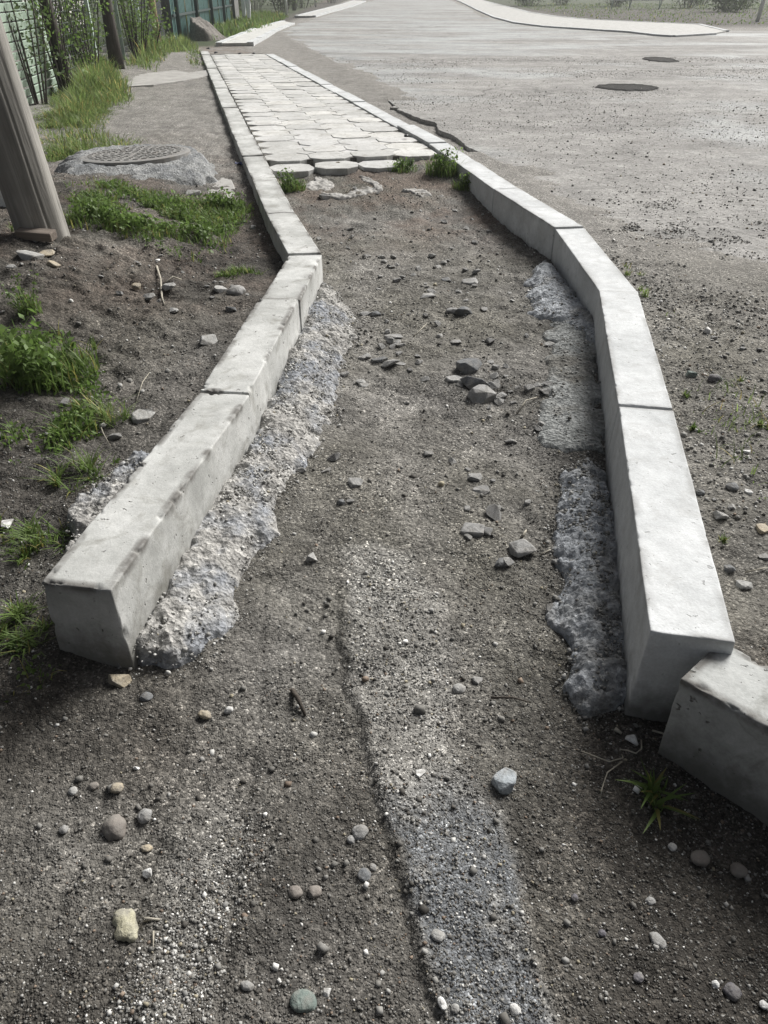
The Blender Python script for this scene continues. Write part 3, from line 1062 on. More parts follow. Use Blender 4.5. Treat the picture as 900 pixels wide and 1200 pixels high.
def oct_mesh(w, l, i):  # chamfered corners
    r_ = random.Random(i)
    mbm = bmesh.new()
    c = 0.25
    pts = []
    for sx, sy in ((-1, -1), (1, -1), (1, 1), (-1, 1)):
        ax, ay = sx * w / 2, sy * l / 2
        p1 = (ax, ay - sy * l * c)
        p2 = (ax - sx * w * c, ay)
        pts += [p2, p1] if (sx * sy > 0) else [p1, p2]
    # order around
    pts.sort(key=lambda p: math.atan2(p[1], p[0]))
    t_ = [mbm.verts.new((x, y, 0)) for x, y in pts]
    b_ = [mbm.verts.new((x, y, -0.062)) for x, y in pts]
    mbm.faces.new(t_)
    for k in range(len(pts)):
        j = (k + 1) % len(pts)
        mbm.faces.new((t_[k], b_[k], b_[j], t_[j]))
    bmesh.ops.recalc_face_normals(mbm, faces=mbm.faces)
    es = [e for e in mbm.edges if all(v in t_ for v in e.verts)]
    bmesh.ops.bevel(mbm, geom=es, offset=0.003, segments=1, affect='EDGES')
    m_ = bpy.data.meshes.new('paving_tile')
    mbm.to_mesh(m_)
    mbm.free()
    m_.materials.append(M['tile'])
    return m_


oct_meshes = [oct_mesh(0.285, 0.2865, i) for i in range(2)]
sq_mesh_mb = MB().box((0, 0, -0.03), (0.096, 0.096, 0.06))
sq_proto = None
nrows = int(11.2 / TP)
rt = random.Random(5)
pd = math.atan2(2.49, 11.08)
for rI in range(nrows):
    for cI in range(NC):
        v = (rI + 0.5) * TP + 0.02
        u = (cI + 0.5) / NC
        if rI == 0 and cI == 3:
            continue
        x, y = path_pt(u, v)
        x2, y2 = path_pt(u + 0.05, v)
        o_ = link('paving_tile', oct_meshes[rt.randrange(2)], path_o)
        dz = rt.uniform(-0.004, 0.004)
        if rI == 0:
            dz = [-0.022, -0.014, -0.020][cI]
        o_.location = (x, y, TILE_Z + dz)
        o_.rotation_euler = (rt.uniform(-0.009, 0.009), rt.uniform(-0.009, 0.009), math.atan2(y2 - y, x2 - x) + rt.uniform(-0.008, 0.008) + (rt.choice((0.18, -0.14)) if rI == 0 else 0))
        cw = math.hypot(*(np.array(path_pt(1, v)) - np.array(path_pt(0, v)))) / NC
        o_.scale = ((1.0 if rI else 0.965) * (cw - 0.002) / 0.285, 1.0, 1)
        if rI > 0 and cI < NC - 1:
            x, y = path_pt((cI + 1) / NC, (rI + 1) * TP + 0.02)
            if sq_proto is None:
                sq_proto = sq_mesh_mb.build('filler_tile', M['tile'], path_o)
                s_ = sq_proto
            else:
                s_ = link('filler_tile', sq_proto.data, path_o)
            s_.location = (x, y, TILE_Z + rt.uniform(-0.003, 0.002))
            s_.rotation_euler = (0, 0, math.atan2(y2 - y, x2 - x) * 0 + pd + math.pi / 4)


# ------------------------------------------------------------------ stones
def hull_rock(seed, sx, sy, sz, npts=16, flat_=0.0):
    r_ = random.Random(seed)
    b_ = bmesh.new()
    for _ in range(npts):
        p = Vector((r_.gauss(0, 1), r_.gauss(0, 1), r_.gauss(0, 1))).normalized()
        k = r_.uniform(0.82, 1.0)
        p = Vector((math.copysign(abs(p.x) ** 0.7, p.x), math.copysign(abs(p.y) ** 0.7, p.y), math.copysign(abs(p.z) ** (0.5 if flat_ else 0.8), p.z))) * k
        b_.verts.new((p.x * sx / 2, p.y * sy / 2, p.z * sz / 2))
    bmesh.ops.convex_hull(b_, input=b_.verts)
    loose = [v for v in b_.verts if not v.link_faces]
    bmesh.ops.delete(b_, geom=loose, context='VERTS')
    bmesh.ops.dissolve_limit(b_, angle_limit=0.22, verts=b_.verts, edges=b_.edges)
    bmesh.ops.bevel(b_, geom=list(b_.edges), offset=min(sx, sy, sz) * 0.05, segments=1, affect='EDGES', clamp_overlap=True)
    m_ = bpy.data.meshes.new('stone')
    b_.to_mesh(m_)
    b_.free()
    return m_


def round_rock(seed, sx, sy, sz, amp=0.22, peanut=0.0):
    b_ = bmesh.new()
    bmesh.ops.create_icosphere(b_, subdivisions=3, radius=0.5)
    for v in b_.verts:
        n = mnoise.noise(v.co * 2.6 + Vector((seed * 3.3, 0, 0))) + 0.45 * mnoise.noise(v.co * 7 + Vector((seed * 1.3, 5, 0)))
        k = 1 + amp * n
        if peanut:
            k *= 1 - peanut * math.exp(-((v.co.y - 0.08) / 0.16) ** 2) * (0.5 + 0.9 * max(0, -v.co.x * 2))
        v.co = Vector((v.co.x * sx, v.co.y * sy, v.co.z * sz)) * k
    for f in b_.faces:
        f.smooth = True
    m_ = bpy.data.meshes.new('stone')
    b_.to_mesh(m_)
    b_.free()
    return m_


_seed = [100]


def stone(px, py, w, mat, label, shape='slab', dep=0.75, ht=0.45, rz=None, name='stone', cat='stone', group='loose stones lying on the ground', on=None):
    _seed[0] += 1
    sd_ = _seed[0]
    x, y, z = at(px, py)
    if on is not None:
        z = on
    z = max(z, z + (g1(x, y) - z)) if on is None else z
    s = w / ppm(x, y, z)
    d_, h_ = s * dep, s * ht
    if shape == 'round':
        me = round_rock(sd_, s, d_, h_)
    elif shape == 'peanut':
        me = round_rock(sd_, s, d_, h_, 0.38, 0.30)
    else:
        me = hull_rock(sd_, s * 1.08, d_ * 1.08, h_ * 1.1, 18 if shape == 'slab' else 14, 1.0 if shape == 'slab' else 0.0)
    me.materials.append(M[mat])
    o_ = link(name, me)
    r_ = random.Random(sd_)
    o_.location = (x, y, z + h_ * 0.14)
    o_.rotation_euler = (r_.uniform(-.15, .15), r_.uniform(-.15, .15), r_.uniform(-0.5, 0.5) if rz is None else rz)
    return tag(o_, label, cat, group)


ST = [
    (592, 922, 35, 'blue_stone', 'pale bluish angular stone alone to the right of the worn concrete strip', 'chunk', .95, .6),
    (555, 624, 32, 'slate', 'grey angular stone left of the pair lying near the right footing', 'chunk', .9, .55),
    (612, 645, 38, 'slate', 'flat topped grey block of stone, rightmost of the group near the footing', 'chunk', .8, .5),
    (587, 663, 19, 'dark_slate', 'small dark stone between the two grey angular stones', 'chunk', .8, .6),
    (565, 576, 22, 'slate', 'thin flat stone, lower of two lying in mid trench', 'slab', .8, .25),
    (556, 562, 22, 'slate', 'low grey stone, upper of two lying in mid trench', 'slab', .8, .4),
    (551, 433, 38, 'dark_slate', 'dark slate slab at the back of the stone cluster in the trench', 'slab', .7, .4),
    (533, 446, 23, 'slate', 'pale topped flat stone at the left of the stone cluster', 'slab', .8, .3),
    (557, 451, 36, 'dark_slate', 'dark angular stone in the middle of the stone cluster', 'chunk', .8, .5),
    (564, 466, 37, 'slate', 'largest front stone of the stone cluster in the trench', 'chunk', .8, .5),
    (586, 465, 17, 'slate', 'small stone at the right end of the stone cluster', 'slab', .8, .4),
    (581, 433, 12, 'slate', 'small upright chip just right of the stone cluster', 'chunk', .7, .6),
    (543, 368, 24, 'dark_slate', 'dark bluish lump beside a grey stone farther up the trench', 'chunk', .8, .55),
    (530, 366, 16, 'slate', 'grey stone touching the dark bluish lump in the trench', 'slab', .8, .5),
    (551, 332, 20, 'slate', 'flat grey stone, larger of two near the top of the trench', 'slab', .9, .35),
    (524, 329, 16, 'dark_slate', 'thin dark flake beside the flat stone near the top of the trench', 'slab', .7, .3),
    (501, 349, 20, 'pale_stone', 'pale flat stone half sunk in the upper trench dirt', 'slab', .9, .2),
    (534, 404, 15, 'slate', 'flat half buried stone above the stone cluster', 'slab', .9, .3),
    (135, 972, 27, 'brown_stone', 'smooth rounded brown pebble, largest pebble at lower left', 'round', 1.1, .8),
    (148, 1087, 30, 'yellow_stone', 'yellowish waisted stone at lower left by the worn concrete', 'peanut', 1.35, .6),
    (356, 1174, 31, 'green_stone', 'flat greenish grey stone at the bottom edge of the picture', 'round', .85, .4),
    (140, 798, 31, 'tan_stone', 'tan wedge of stone under the end of the nearest left kerb stone', 'slab', .6, .45),
    (137, 926, 17, 'tan_stone', 'tan oval pebble above the brown rounded pebble', 'round', .8, .6),
    (170, 957, 18, 'slate', 'grey pebble right of the brown rounded pebble', 'round', 1., .6),
    (110, 924, 13, 'brown_stone', 'dull brown pebble left of the tan oval pebble', 'round', .8, .6),
    (160, 899, 9, 'white_stone', 'white chip above the tan oval pebble', 'chunk', .9, .7),
    (172, 995, 14, 'tan_stone', 'flat reddish tan pebble below the brown rounded pebble', 'round', .7, .4),
    (75, 973, 11, 'slate', 'small grey pebble left of the brown rounded pebble', 'round', 1., .7),
    (86, 928, 11, 'pale_stone', 'small pale round pebble at the left, left of the brown ones', 'round', 1., .7),
    (173, 1024, 13, 'white_stone', 'whitish stone in the grit above the yellowish stone', 'round', .9, .7),
    (240, 838, 16, 'tan_stone', 'tan pebble in the grit in front of the left footing', 'round', .7, .45),
    (268, 833, 11, 'white_stone', 'white pebble in the grit in front of the left footing', 'round', .8, .7),
    (172, 818, 15, 'dark_slate', 'dark grey stone beside the left kerb end', 'round', .9, .5),
    (365, 657, 15, 'pale_stone', 'pale grey pebble beside the edge of the left footing', 'chunk', 1., .7),
    (417, 570, 22, 'slate', 'flat grey stone on the dirt right of the left footing', 'slab', .9, .35),
    (399, 591, 11, 'dark_slate', 'small dark stone right of the left footing', 'chunk', .9, .8),
    (382, 551, 15, 'slate', 'thin flake of slate at the edge of the left footing', 'slab', .5, .25),
    (461, 396, 24, 'slate', 'long thin slate flake at the top of the flake pile', 'slab', .5, .2),
    (468, 405, 16, 'slate', 'short slate flake on the right of the flake pile', 'slab', .6, .25),
    (444, 424, 22, 'dark_slate', 'dark slate flake at the bottom of the flake pile', 'slab', .6, .3),
    (428, 419, 18, 'slate', 'slate flake at the left of the flake pile by the footing tip', 'slab', .6, .3),
    (467, 428, 17, 'slate', 'slate flake lying lowest right of the flake pile', 'slab', .6, .25),
    (426, 452, 13, 'pale_stone', 'pale stone just below the flake pile', 'slab', .8, .4),
    (428, 370, 15, 'slate', 'left one of two dark flakes above the flake pile', 'slab', .7, .35),
    (441, 370, 14, 'dark_slate', 'right one of two dark flakes above the flake pile', 'slab', .7, .35),
    (492, 908, 15, 'white_stone', 'white three pointed chip on the worn concrete strip', 'chunk', .9, .35),
    (538, 808, 16, 'pale_stone', 'pale round pebble at the right edge of the worn strip', 'round', .9, .5),
    (560, 797, 14, 'slate', 'grey stone next to the pale pebble by the worn strip', 'chunk', .9, .6),
    (513, 1100, 17, 'pale_stone', 'pale oval stone set in the bluish end of the worn strip', 'round', .85, .5),
    (603, 1186, 13, 'white_stone', 'white pebble at the bottom right of the worn strip', 'round', 1., .6),
    (518, 1180, 10, 'white_stone', 'narrow white pebble at the bottom left of the worn strip', 'round', 1.5, .6),
    (533, 1186, 10, 'pale_stone', 'round pale pebble beside the narrow white pebble', 'round', 1.1, .6),
    (422, 977, 19, 'slate', 'round dull grey pebble left of the worn strip', 'round', 1., .45),
    (412, 984, 11, 'slate', 'small pebble touching the round dull grey pebble', 'round', 1., .5),
    (427, 1028, 16, 'dark_slate', 'dark round pebble below the dull grey pebble', 'round', 1., .45),
    (437, 1019, 9, 'slate', 'tiny grey pebble beside the dark round pebble', 'round', 1., .6),
    (346, 1046, 17, 'brown_stone', 'brownish pebble, left of two in a little hollow', 'round', .9, .5),
    (369, 1046, 17, 'brown_stone', 'brownish pebble, right of two in a little hollow', 'round', .9, .5),
    (290, 1157, 16, 'slate', 'grey stone near the bottom between the two worn concrete patches', 'round', .7, .4),
    (383, 1164, 10, 'white_stone', 'small white stone beside the greenish bottom stone', 'round', 1.2, .6),
    (740, 869, 17, 'white_stone', 'white stone in the shade between footing and loose block', 'chunk', .9, .7),
    (788, 993, 10, 'white_stone', 'small white pebble in the shaded soil under the loose block', 'round', 1., .7),
    (820, 1007, 22, 'brown_stone', 'dark brown pebble in the shade below the loose block, left of two', 'round', .9, .6),
    (865, 1021, 20, 'brown_stone', 'dark brown pebble in the shade below the loose block, right of two', 'round', .9, .6),
    (770, 1103, 16, 'slate', 'grey egg shaped pebble at lower right', 'round', 1.4, .6),
    (762, 1057, 12, 'pale_stone', 'pale flat pebble above the egg shaped pebble', 'round', .8, .6),
    (838, 1154, 9, 'white_stone', 'white pebble near the lower right, left of the dark bluish one', 'round', 1., .7),
    (858, 1163, 19, 'purple_stone', 'dark bluish pebble near the lower right corner', 'round', 1., .6),
    (748, 1146, 13, 'purple_stone', 'bluish grey pebble at the bottom below the egg shaped pebble', 'round', .9, .5),
    (895, 1178, 11, 'white_stone', 'white pebble at the extreme lower right', 'round', .9, .6),
    (168, 489, 29, 'pale_stone', 'pale flat stone by the grass tufts left of the kerb', 'slab', .9, .35),
    (246, 402, 27, 'pale_stone', 'pale pointed stone beside the second left kerb stone', 'chunk', .8, .55),
    (10, 617, 19, 'white_stone', 'whitish stone at the far left edge near the grassy kerb side', 'chunk', 1.3, .6),
    (176, 350, 20, 'slate', 'grey stone left of the forked dry twig', 'chunk', .9, .5),
    (200, 343, 20, 'pale_stone', 'pale flat stone right of the forked dry twig', 'slab', .8, .35),
    (203, 365, 13, 'pale_stone', 'small pale stone below the forked dry twig', 'slab', .8, .4),
    (160, 336, 12, 'tan_stone', 'small tan stone left of the grey stone by the twig', 'slab', .9, .5),
    (258, 340, 18, 'pale_stone', 'pale flat stone, left of two under the small bright tuft', 'slab', .9, .35),
    (277, 343, 22, 'slate', 'rounded grey stone, right of two under the small bright tuft', 'round', .9, .55),
    (271, 363, 14, 'dark_slate', 'dark stone below the rounded grey stone', 'chunk', .9, .6),
    (296, 267, 9, 'white_stone', 'little white stone beside the left kerb bend', 'chunk', .9, .7),
    (227, 229, 20, 'pale_stone', 'pale lump of mortar among the weeds by the manhole', 'chunk', .9, .5),
    (36, 304, 33, 'pale_stone', 'large pale flat stone at the foot of the pole', 'slab', .8, .35),
    (55, 298, 20, 'tan_stone', 'tan flat stone at the right of the large pale one by the pole', 'slab', .8, .35),
    (64, 313, 15, 'tan_stone', 'small tan stone below the others at the pole foot', 'chunk', .9, .6),
    (14, 318, 13, 'slate', 'grey stone on the bank, left of the large pale one', 'chunk', .9, .5),
    (810, 441, 14, 'green_stone', 'greenish stone on the road side beyond the right kerb', 'chunk', .9, .8),
    (838, 447, 17, 'purple_stone', 'dark purplish stone beyond the right kerb', 'round', .8, .6),
    (837, 397, 9, 'slate', 'tiny grey stone farther out beyond the purplish one', 'chunk', .9, .7),
    (880, 314, 13, 'white_stone', 'white flat scrap of stone out on the road dirt', 'round', .8, .25),
    (897, 318, 8, 'white_stone', 'second small white scrap out on the road dirt', 'round', .8, .25),
    (843, 606, 20, 'pale_stone', 'pale stone on the gravel just beyond the right kerb', 'slab', .9, .5),
    (892, 622, 18, 'tan_stone', 'tan flat stone on edge by the right border of the view', 'slab', 1.2, .5),
    (872, 686, 21, 'pale_stone', 'pale thin flat stone beyond the near right kerb', 'slab', .7, .3),
    (855, 668, 16, 'dark_slate', 'dark stone beside the near right kerb edge', 'chunk', .9, .6),
    (857, 575, 15, 'dark_slate', 'dark round stone on the gravel, above the pale one', 'round', .9, .6),
    (877, 577, 13, 'white_stone', 'white chip beside the dark round stone on the gravel', 'slab', .8, .4),
    (820, 578, 12, 'dark_slate', 'dark lump against the edge of the right kerb', 'chunk', .9, .6),
    (857, 598, 11, 'pale_stone', 'small pale stone between kerb and gravel, right of the pale one', 'chunk', .9, .6),
    (895, 655, 14, 'slate', 'grey stone half out of view beyond the right kerb', 'chunk', .9, .6),
    (875, 530, 10, 'white_stone', 'white rectangular chip on the gravel beyond the right kerb', 'slab', .7, .4),
    (707, 653, 24, 'slate', 'flat brownish grey stone lying on the bumpy bluish footing', 'slab', .5, .3),
    (381, 233, 17, 'slate', 'dark stone below the white flowered weed against the left kerb', 'slab', .6, .4),
    (396, 197, 11, 'tan_stone', 'small upright stone in front of the loose tiles', 'chunk', .6, .9),
    (663, 412, 9, 'white_stone', 'white chip lying on the small bluish footing', 'chunk', .9, .4),
    (705, 1095, 9, 'purple_stone', 'small dark blue pebble right of the worn strip', 'round', 1., .8),
    (673, 1053, 9, 'purple_stone', 'small dark bluish pebble between strip and shade', 'round', 1., .8),
    (690, 600, 9, 'white_stone', 'white chip on the upper part of the bumpy bluish footing', 'chunk', .9, .5),
]
for (px, py, w, mt, lb, sh, dp, ht) in ST:
    if sh == 'round' and w <= 14 and 'round' not in lb and 'pebble' not in lb:
        sh = 'chunk'
    stone(px, py, w, mt, lb, sh, dp, ht)

# a further scatter of small like stones: individuals that nothing tells apart
_sm = [hull_rock(900 + i, 1, .8, .5, 13) for i in range(5)]
for m_, mt in zip(_sm, ('slate', 'slate', 'pale_stone', 'slate', 'pale_stone')):
    m_.materials.append(M[mt])
rs_ = random.Random(33)


def scatter_small(n, xr, yr, label, group, smin, smax):
    k = 0
    while k < n:
        x = rs_.uniform(*xr)
        y = rs_.uniform(*yr)
        if 'trench' in label and k % 5 < 3:
            c_ = at(*rs_.choice(((462, 408), (440, 420), (545, 345), (520, 300), (565, 450), (590, 440), (480, 330), (430, 300), (545, 570), (600, 650), (620, 470), (540, 260))))
            x, y = rs_.gauss(c_[0], .10), rs_.gauss(c_[1], .13)
        xl = np.interp(y, _ly, _lx) + 0.14
        xrr = np.interp(y, _ry, _rx) - 0.12
        if 'trench' in label and not (xl < x < xrr):
            continue
        if 'bank' in label and x > np.interp(y, _ly, _lx) - 0.12:
            continue
        if 'road side' in label and x < np.interp(y, _ry, _rx) + 0.12:
            continue
        o_ = link('stone', _sm[rs_.randrange(5)])
        s = rs_.uniform(smin, smax) * (0.8 + 0.6 * rs_.random() ** 3)
        z = g1(x, y)
        o_.location = (x, y, z + 0.10 * s)
        o_.scale = (s, s * rs_.uniform(.7, 1), s * rs_.uniform(.6, 1.1))
        o_.rotation_euler = (rs_.uniform(-.3, .3), rs_.uniform(-.3, .3), rs_.uniform(0, 6.3))
        tag(o_, label, 'stone', group)
        k += 1


scatter_small(130, (-0.4, 0.9), (1.7, 5.4), 'small grey stone chip scattered over the trench dirt', 'stone chips in the trench', 0.03, 0.062)
scatter_small(55, (-1.9, -0.4), (1.6, 4.2), 'small grey stone chip scattered over the bank left of the kerb', 'stone chips on the left bank', 0.018, 0.04)
scatter_small(50, (0.8, 2.4), (1.4, 4.2), 'small stone chip scattered on the road side of the kerb', 'stone chips beyond the right kerb', 0.018, 0.035)

# ------------------------------------------------------------------ gravel and grit
OCT_V = np.array([[1, 0, 0], [-1, 0, 0], [0, 1, 0], [0, -1, 0], [0, 0, 1], [0, 0, -1]], float)
OCT_F = np.array([[0, 2, 4], [2, 1, 4], [1, 3, 4], [3, 0, 4], [2, 0, 5], [1, 2, 5], [3, 1, 5], [0, 3, 5]])
CUB_V = np.array([[-1, -1, -1], [1, -1, -1], [1, 1, -1], [-1, 1, -1], [-.7, -.7, .8], [.75, -.6, .9], [.6, .75, .8], [-.65, .6, .9]], float) * 0.72
CUB_F = np.array([[0, 2, 1], [0, 3, 2], [4, 5, 6], [4, 6, 7], [0, 1, 5], [0, 5, 4], [1, 2, 6], [1, 6, 5], [2, 3, 7], [2, 7, 6], [3, 0, 4], [3, 4, 7]])
TONES = np.array([[.075, .07, .062], [.12, .115, .105], [.17, .165, .152], [.23, .225, .21], [.32, .315, .30], [.55, .545, .52], [.70, .69, .665], [.20, .155, .12], [.30, .27, .20]])


def grit_mesh(name, x, y, size, tone_p, base_v, base_f, zoff=0.15, lift=None):
    n = len(x)
    z = ground(x, y) if lift is None else lift
    nv = len(base_v)
    jit = 1 + 0.45 * (rng.random((n, nv, 1)) - 0.5)
    ax = size[:, None] * np.stack([rng.uniform(.8, 1.2, n), rng.uniform(.65, 1.0, n), rng.uniform(.45, .8, n)], 1)
    P = base_v[None] * jit * ax[:, None, :]
    a = rng.uniform(0, 6.283, n)
    b = rng.uniform(-.5, .5, n)
    ca, sa, cb, sb = np.cos(a)[:, None], np.sin(a)[:, None], np.cos(b)[:, None], np.sin(b)[:, None]
    X1 = P[..., 0] * cb + P[..., 2] * sb
    Z1 = -P[..., 0] * sb + P[..., 2] * cb
    Q = np.stack([X1 * ca - P[..., 1] * sa + x[:, None], X1 * sa + P[..., 1] * ca + y[:, None], Z1 + (z + size * zoff)[:, None]], -1)
    F = (base_f[None] + (np.arange(n) * nv)[:, None, None]).reshape(-1, 3)
    t = rng.choice(len(TONES), n, p=np.array(tone_p) / sum(tone_p))
    c = np.repeat(TONES[t] * rng.uniform(.75, 1.2, (n, 1)), nv, 0)
    return np_mesh(name, Q.reshape(-1, 3), F, M['grit'], cols=c)


def keep_open(x, y):
    """not under the kerbs"""
    dl = x - np.interp(y, _ly, _lx)
    dr = x - np.interp(y, _ry, _rx)
    return ((np.abs(dl) > 0.085) | (y < 1.16)) & ((np.abs(dr) > 0.085) | (y < 1.04))


def scat(n, x0, x1, y0, y1, pw=1.0, seed=0, clump=0.5):
    m = int(n * 2.2)
    x = rng.uniform(x0, x1, m)
    y = y0 + (y1 - y0) * rng.random(m) ** pw
    d = 0.5 + clump * fbm(x, y, 2.3, 3, 200 + seed)
    k = keep_open(x, y) & (rng.random(m) < d)
    return x[k][:n], y[k][:n]


TP_DARK = [3, 4.5, 4, 2, .8, .40, .22, .6, .25]
x, y = scat(80000, -1.25, 1.35, 0.5, 2.6, 1.2, 1, 1.0)
link('gravel', grit_mesh('gravel', x, y, 0.0008 + np.minimum(0.0008 * rng.exponential(1, len(x)), .0035), TP_DARK, OCT_V, OCT_F), kind='stuff')
x, y = scat(26000, -2.2, 1.9, 2.2, 6.0, 1.0, 2, 0.9)
link('gravel', grit_mesh('gravel', x, y, 0.0014 + np.minimum(0.0015 * rng.exponential(1, len(x)), .008), TP_DARK, OCT_V, OCT_F), kind='stuff')
x, y = scat(3600, -1.6, 1.7, 0.5, 4.6, 1.0, 3, 1.0)
link('gravel', grit_mesh('gravel', x, y, 0.0024 + 0.0022 * rng.exponential(1, len(x)), [2, 3, 3.5, 3, 1.6, 1.1, .7, .6, .4], CUB_V, CUB_F, 0.25), kind='stuff')
# gravel on the road side of the right kerb
x, y = scat(26000, 0.75, 3.4, 1.0, 5.0, 1.0, 4)
k = x > np.interp(y, _ry, _rx) + 0.08
x, y = x[k], y[k]
link('gravel', grit_mesh('gravel', x, y, 0.0016 + np.minimum(0.0022 * rng.exponential(1, len(x)), .008), [.8, 2, 3.5, 3.5, 2, .8, .4, .4, .5], CUB_V, CUB_F, 0.2), kind='stuff')
# loose grit on the asphalt
m = 90000
x = rng.uniform(-1.0, 9, m)
y = rng.uniform(4.6, 17, m)
rs2 = poly_sdf(x, y, redge[::-1] + road_left[:6] + [(6, 25), (20, 20), (20, 9)])
d = fbm(x * 0.6 + y * 0.35, y - 0.3 * x, 0.9, 3, 300)
k = (rs2 > 0.03) & (rng.random(m) < np.clip(0.28 + 1.0 * d, 0.03, 1))
x, y = x[k], y[k]
link('gravel', grit_mesh('gravel', x, y, 0.0018 + 0.0019 * rng.exponential(1, len(x)), [.6, 1.5, 3, 3, 2, .6, .15, .5, .4], CUB_V, CUB_F, 0.3, np.full(len(x), ROAD_Z)), kind='stuff')
# aggregate showing in the worn concrete strips
for poly, n_ in ((STRIP, 7000), (STRIP2, 5000)):
    P_ = np.array(poly)
    x = rng.uniform(P_[:, 0].min(), P_[:, 0].max(), n_ * 3)
    y = rng.uniform(max(0.5, P_[:, 1].min()), P_[:, 1].max(), n_ * 3)
    k = (rng.random(len(x)) < sstep(-0.03, 0.05, poly_sdf(x, y, poly)) * (0.5 + 0.7 * fbm(x, y, 5, 3, 91)))
    x, y = x[k][:n_], y[k][:n_]
    link('gravel', grit_mesh('gravel', x, y, 0.0008 + 0.0009 * rng.exponential(1, len(x)), [1, 1.8, 2.4, 2.6, 2.0, 1.0, .5, .3, .5], CUB_V, CUB_F, 0.2), kind='stuff')


# crumbled concrete on and around the footings
for poly, n_, tn, zt in FOOT:
    P_ = np.array(poly)
    x = rng.uniform(P_[:, 0].min() - .05, P_[:, 0].max() + .05, n_ * 4)
    y = rng.uniform(P_[:, 1].min() - .05, P_[:, 1].max() + .05, n_ * 4)
    sd2 = poly_sdf(x, y, poly)
    k = (rng.random(len(x)) < sstep(-0.055, 0.03, sd2) * (0.55 + 0.5 * fbm(x, y, 7, 2, 15))) & keep_open(x, y)
    x, y, sd2 = x[k][:n_], y[k][:n_], sd2[k][:n_]
    z = np.maximum(ground(x, y), ground(x, y, False) + zt(x, y, sd2) * sstep(-0.01, 0.02, sd2) + 0.003)
    link('crumbled_concrete', grit_mesh('crumbled_concrete', x, y, 0.0016 + np.minimum(0.0014 * rng.exponential(1, len(x)), .006), tn, CUB_V, CUB_F, 0.1, z), kind='stuff')


# ------------------------------------------------------------------ plants
def blades(n, rx, ry, h0, h1, w, lean=0.5, seed=0, base=None, tint=(0.7, 1.3), dry=0.08, curl=0.7):
    """grass blades as bent three-piece strips; base(x,y)->z"""
    r_ = np.random.default_rng(seed)
    a = r_.uniform(0, 6.283, n)
    q = np.sqrt(r_.random(n))
    x = np.cos(a) * q * rx
    y = np.sin(a) * q * ry
    return blades_at(x, y, np.zeros(n) if base is None else base(x, y), h0, h1, w, lean, r_, tint, dry, curl)


def blades_at(x, y, z, h0, h1, w, lean, r_, tint=(0.7, 1.3), dry=0.08, curl=0.7):
    n = len(x)
    h = r_.uniform(h0, h1, n)
    d = r_.uniform(0, 6.283, n)
    l = lean * r_.random(n) * h
    ww = w * r_.uniform(.6, 1.3, n)
    dx, dy = np.cos(d), np.sin(d)
    sx, sy = -dy * ww / 2, dx * ww / 2
    V = []
    for t, wt_ in ((0, 1), (0.4, .9), (0.75, .6), (1.0, 0.05)):
        ox = dx * l * t ** (1 + curl)
        oy = dy * l * t ** (1 + curl)
        oz = h * t * (1 - 0.25 * lean * t)
        for s in (-1, 1):
            V.append(np.stack([x + ox + s * sx * wt_, y + oy + s * sy * wt_, z + oz], 1))
    V = np.stack(V, 1)
    base = np.array([[0, 1, 3, 2], [2, 3, 5, 4], [4, 5, 7, 6]])
    F = (base[None] + (np.arange(n) * 8)[:, None, None]).reshape(-1, 4)
    k = r_.uniform(*tint, (n, 1))
    c = np.ones((n, 3)) * k
    dm = r_.random(n) < dry
    c[dm] = c[dm] * np.array([2.2, 1.35, 1.6])
    c = np.clip(c, 0, 3)
    return V.reshape(-1, 3), F, np.repeat(c, 8, 0)


def leaf_cloud(centres, n_each, spread, size, seed=0, up=0.3, tint=(0.6, 1.4)):
    r_ = np.random.default_rng(seed)
    C = np.repeat(np.asarray(centres, float), n_each, 0)  # leaves round each centre
    n = len(C)
    P = C + r_.normal(0, 1, (n, 3)) * np.asarray(spread)
    d = r_.normal(0, 1, (n, 3))
    d[:, 2] += up
    d /= np.linalg.norm(d, axis=1, keepdims=True)
    t = r_.normal(0, 1, (n, 3))
    t = np.cross(d, t)
    t /= np.linalg.norm(t, axis=1, keepdims=True)
    u = np.cross(d, t)
    s = size * r_.uniform(.6, 1.3, (n, 1))
    V = np.stack([P - u * s * .5, P + t * s * .28 + d * s * .06, P + u * s * .55, P - t * s * .28 + d * s * .06], 1).reshape(-1, 3)
    F = np.arange(n * 4).reshape(-1, 4)
    c = np.repeat(np.ones((n, 3)) * r_.uniform(*tint, (n, 1)), 4, 0)
    return V, F, c


def join(parts):
    V, F, C = [], [], []
    o_ = 0
    for v, f, c in parts:
        V.append(v)
        F.append(f + o_)
        C.append(c)
        o_ += len(v)
    return np.concatenate(V), np.concatenate(F), np.concatenate(C)


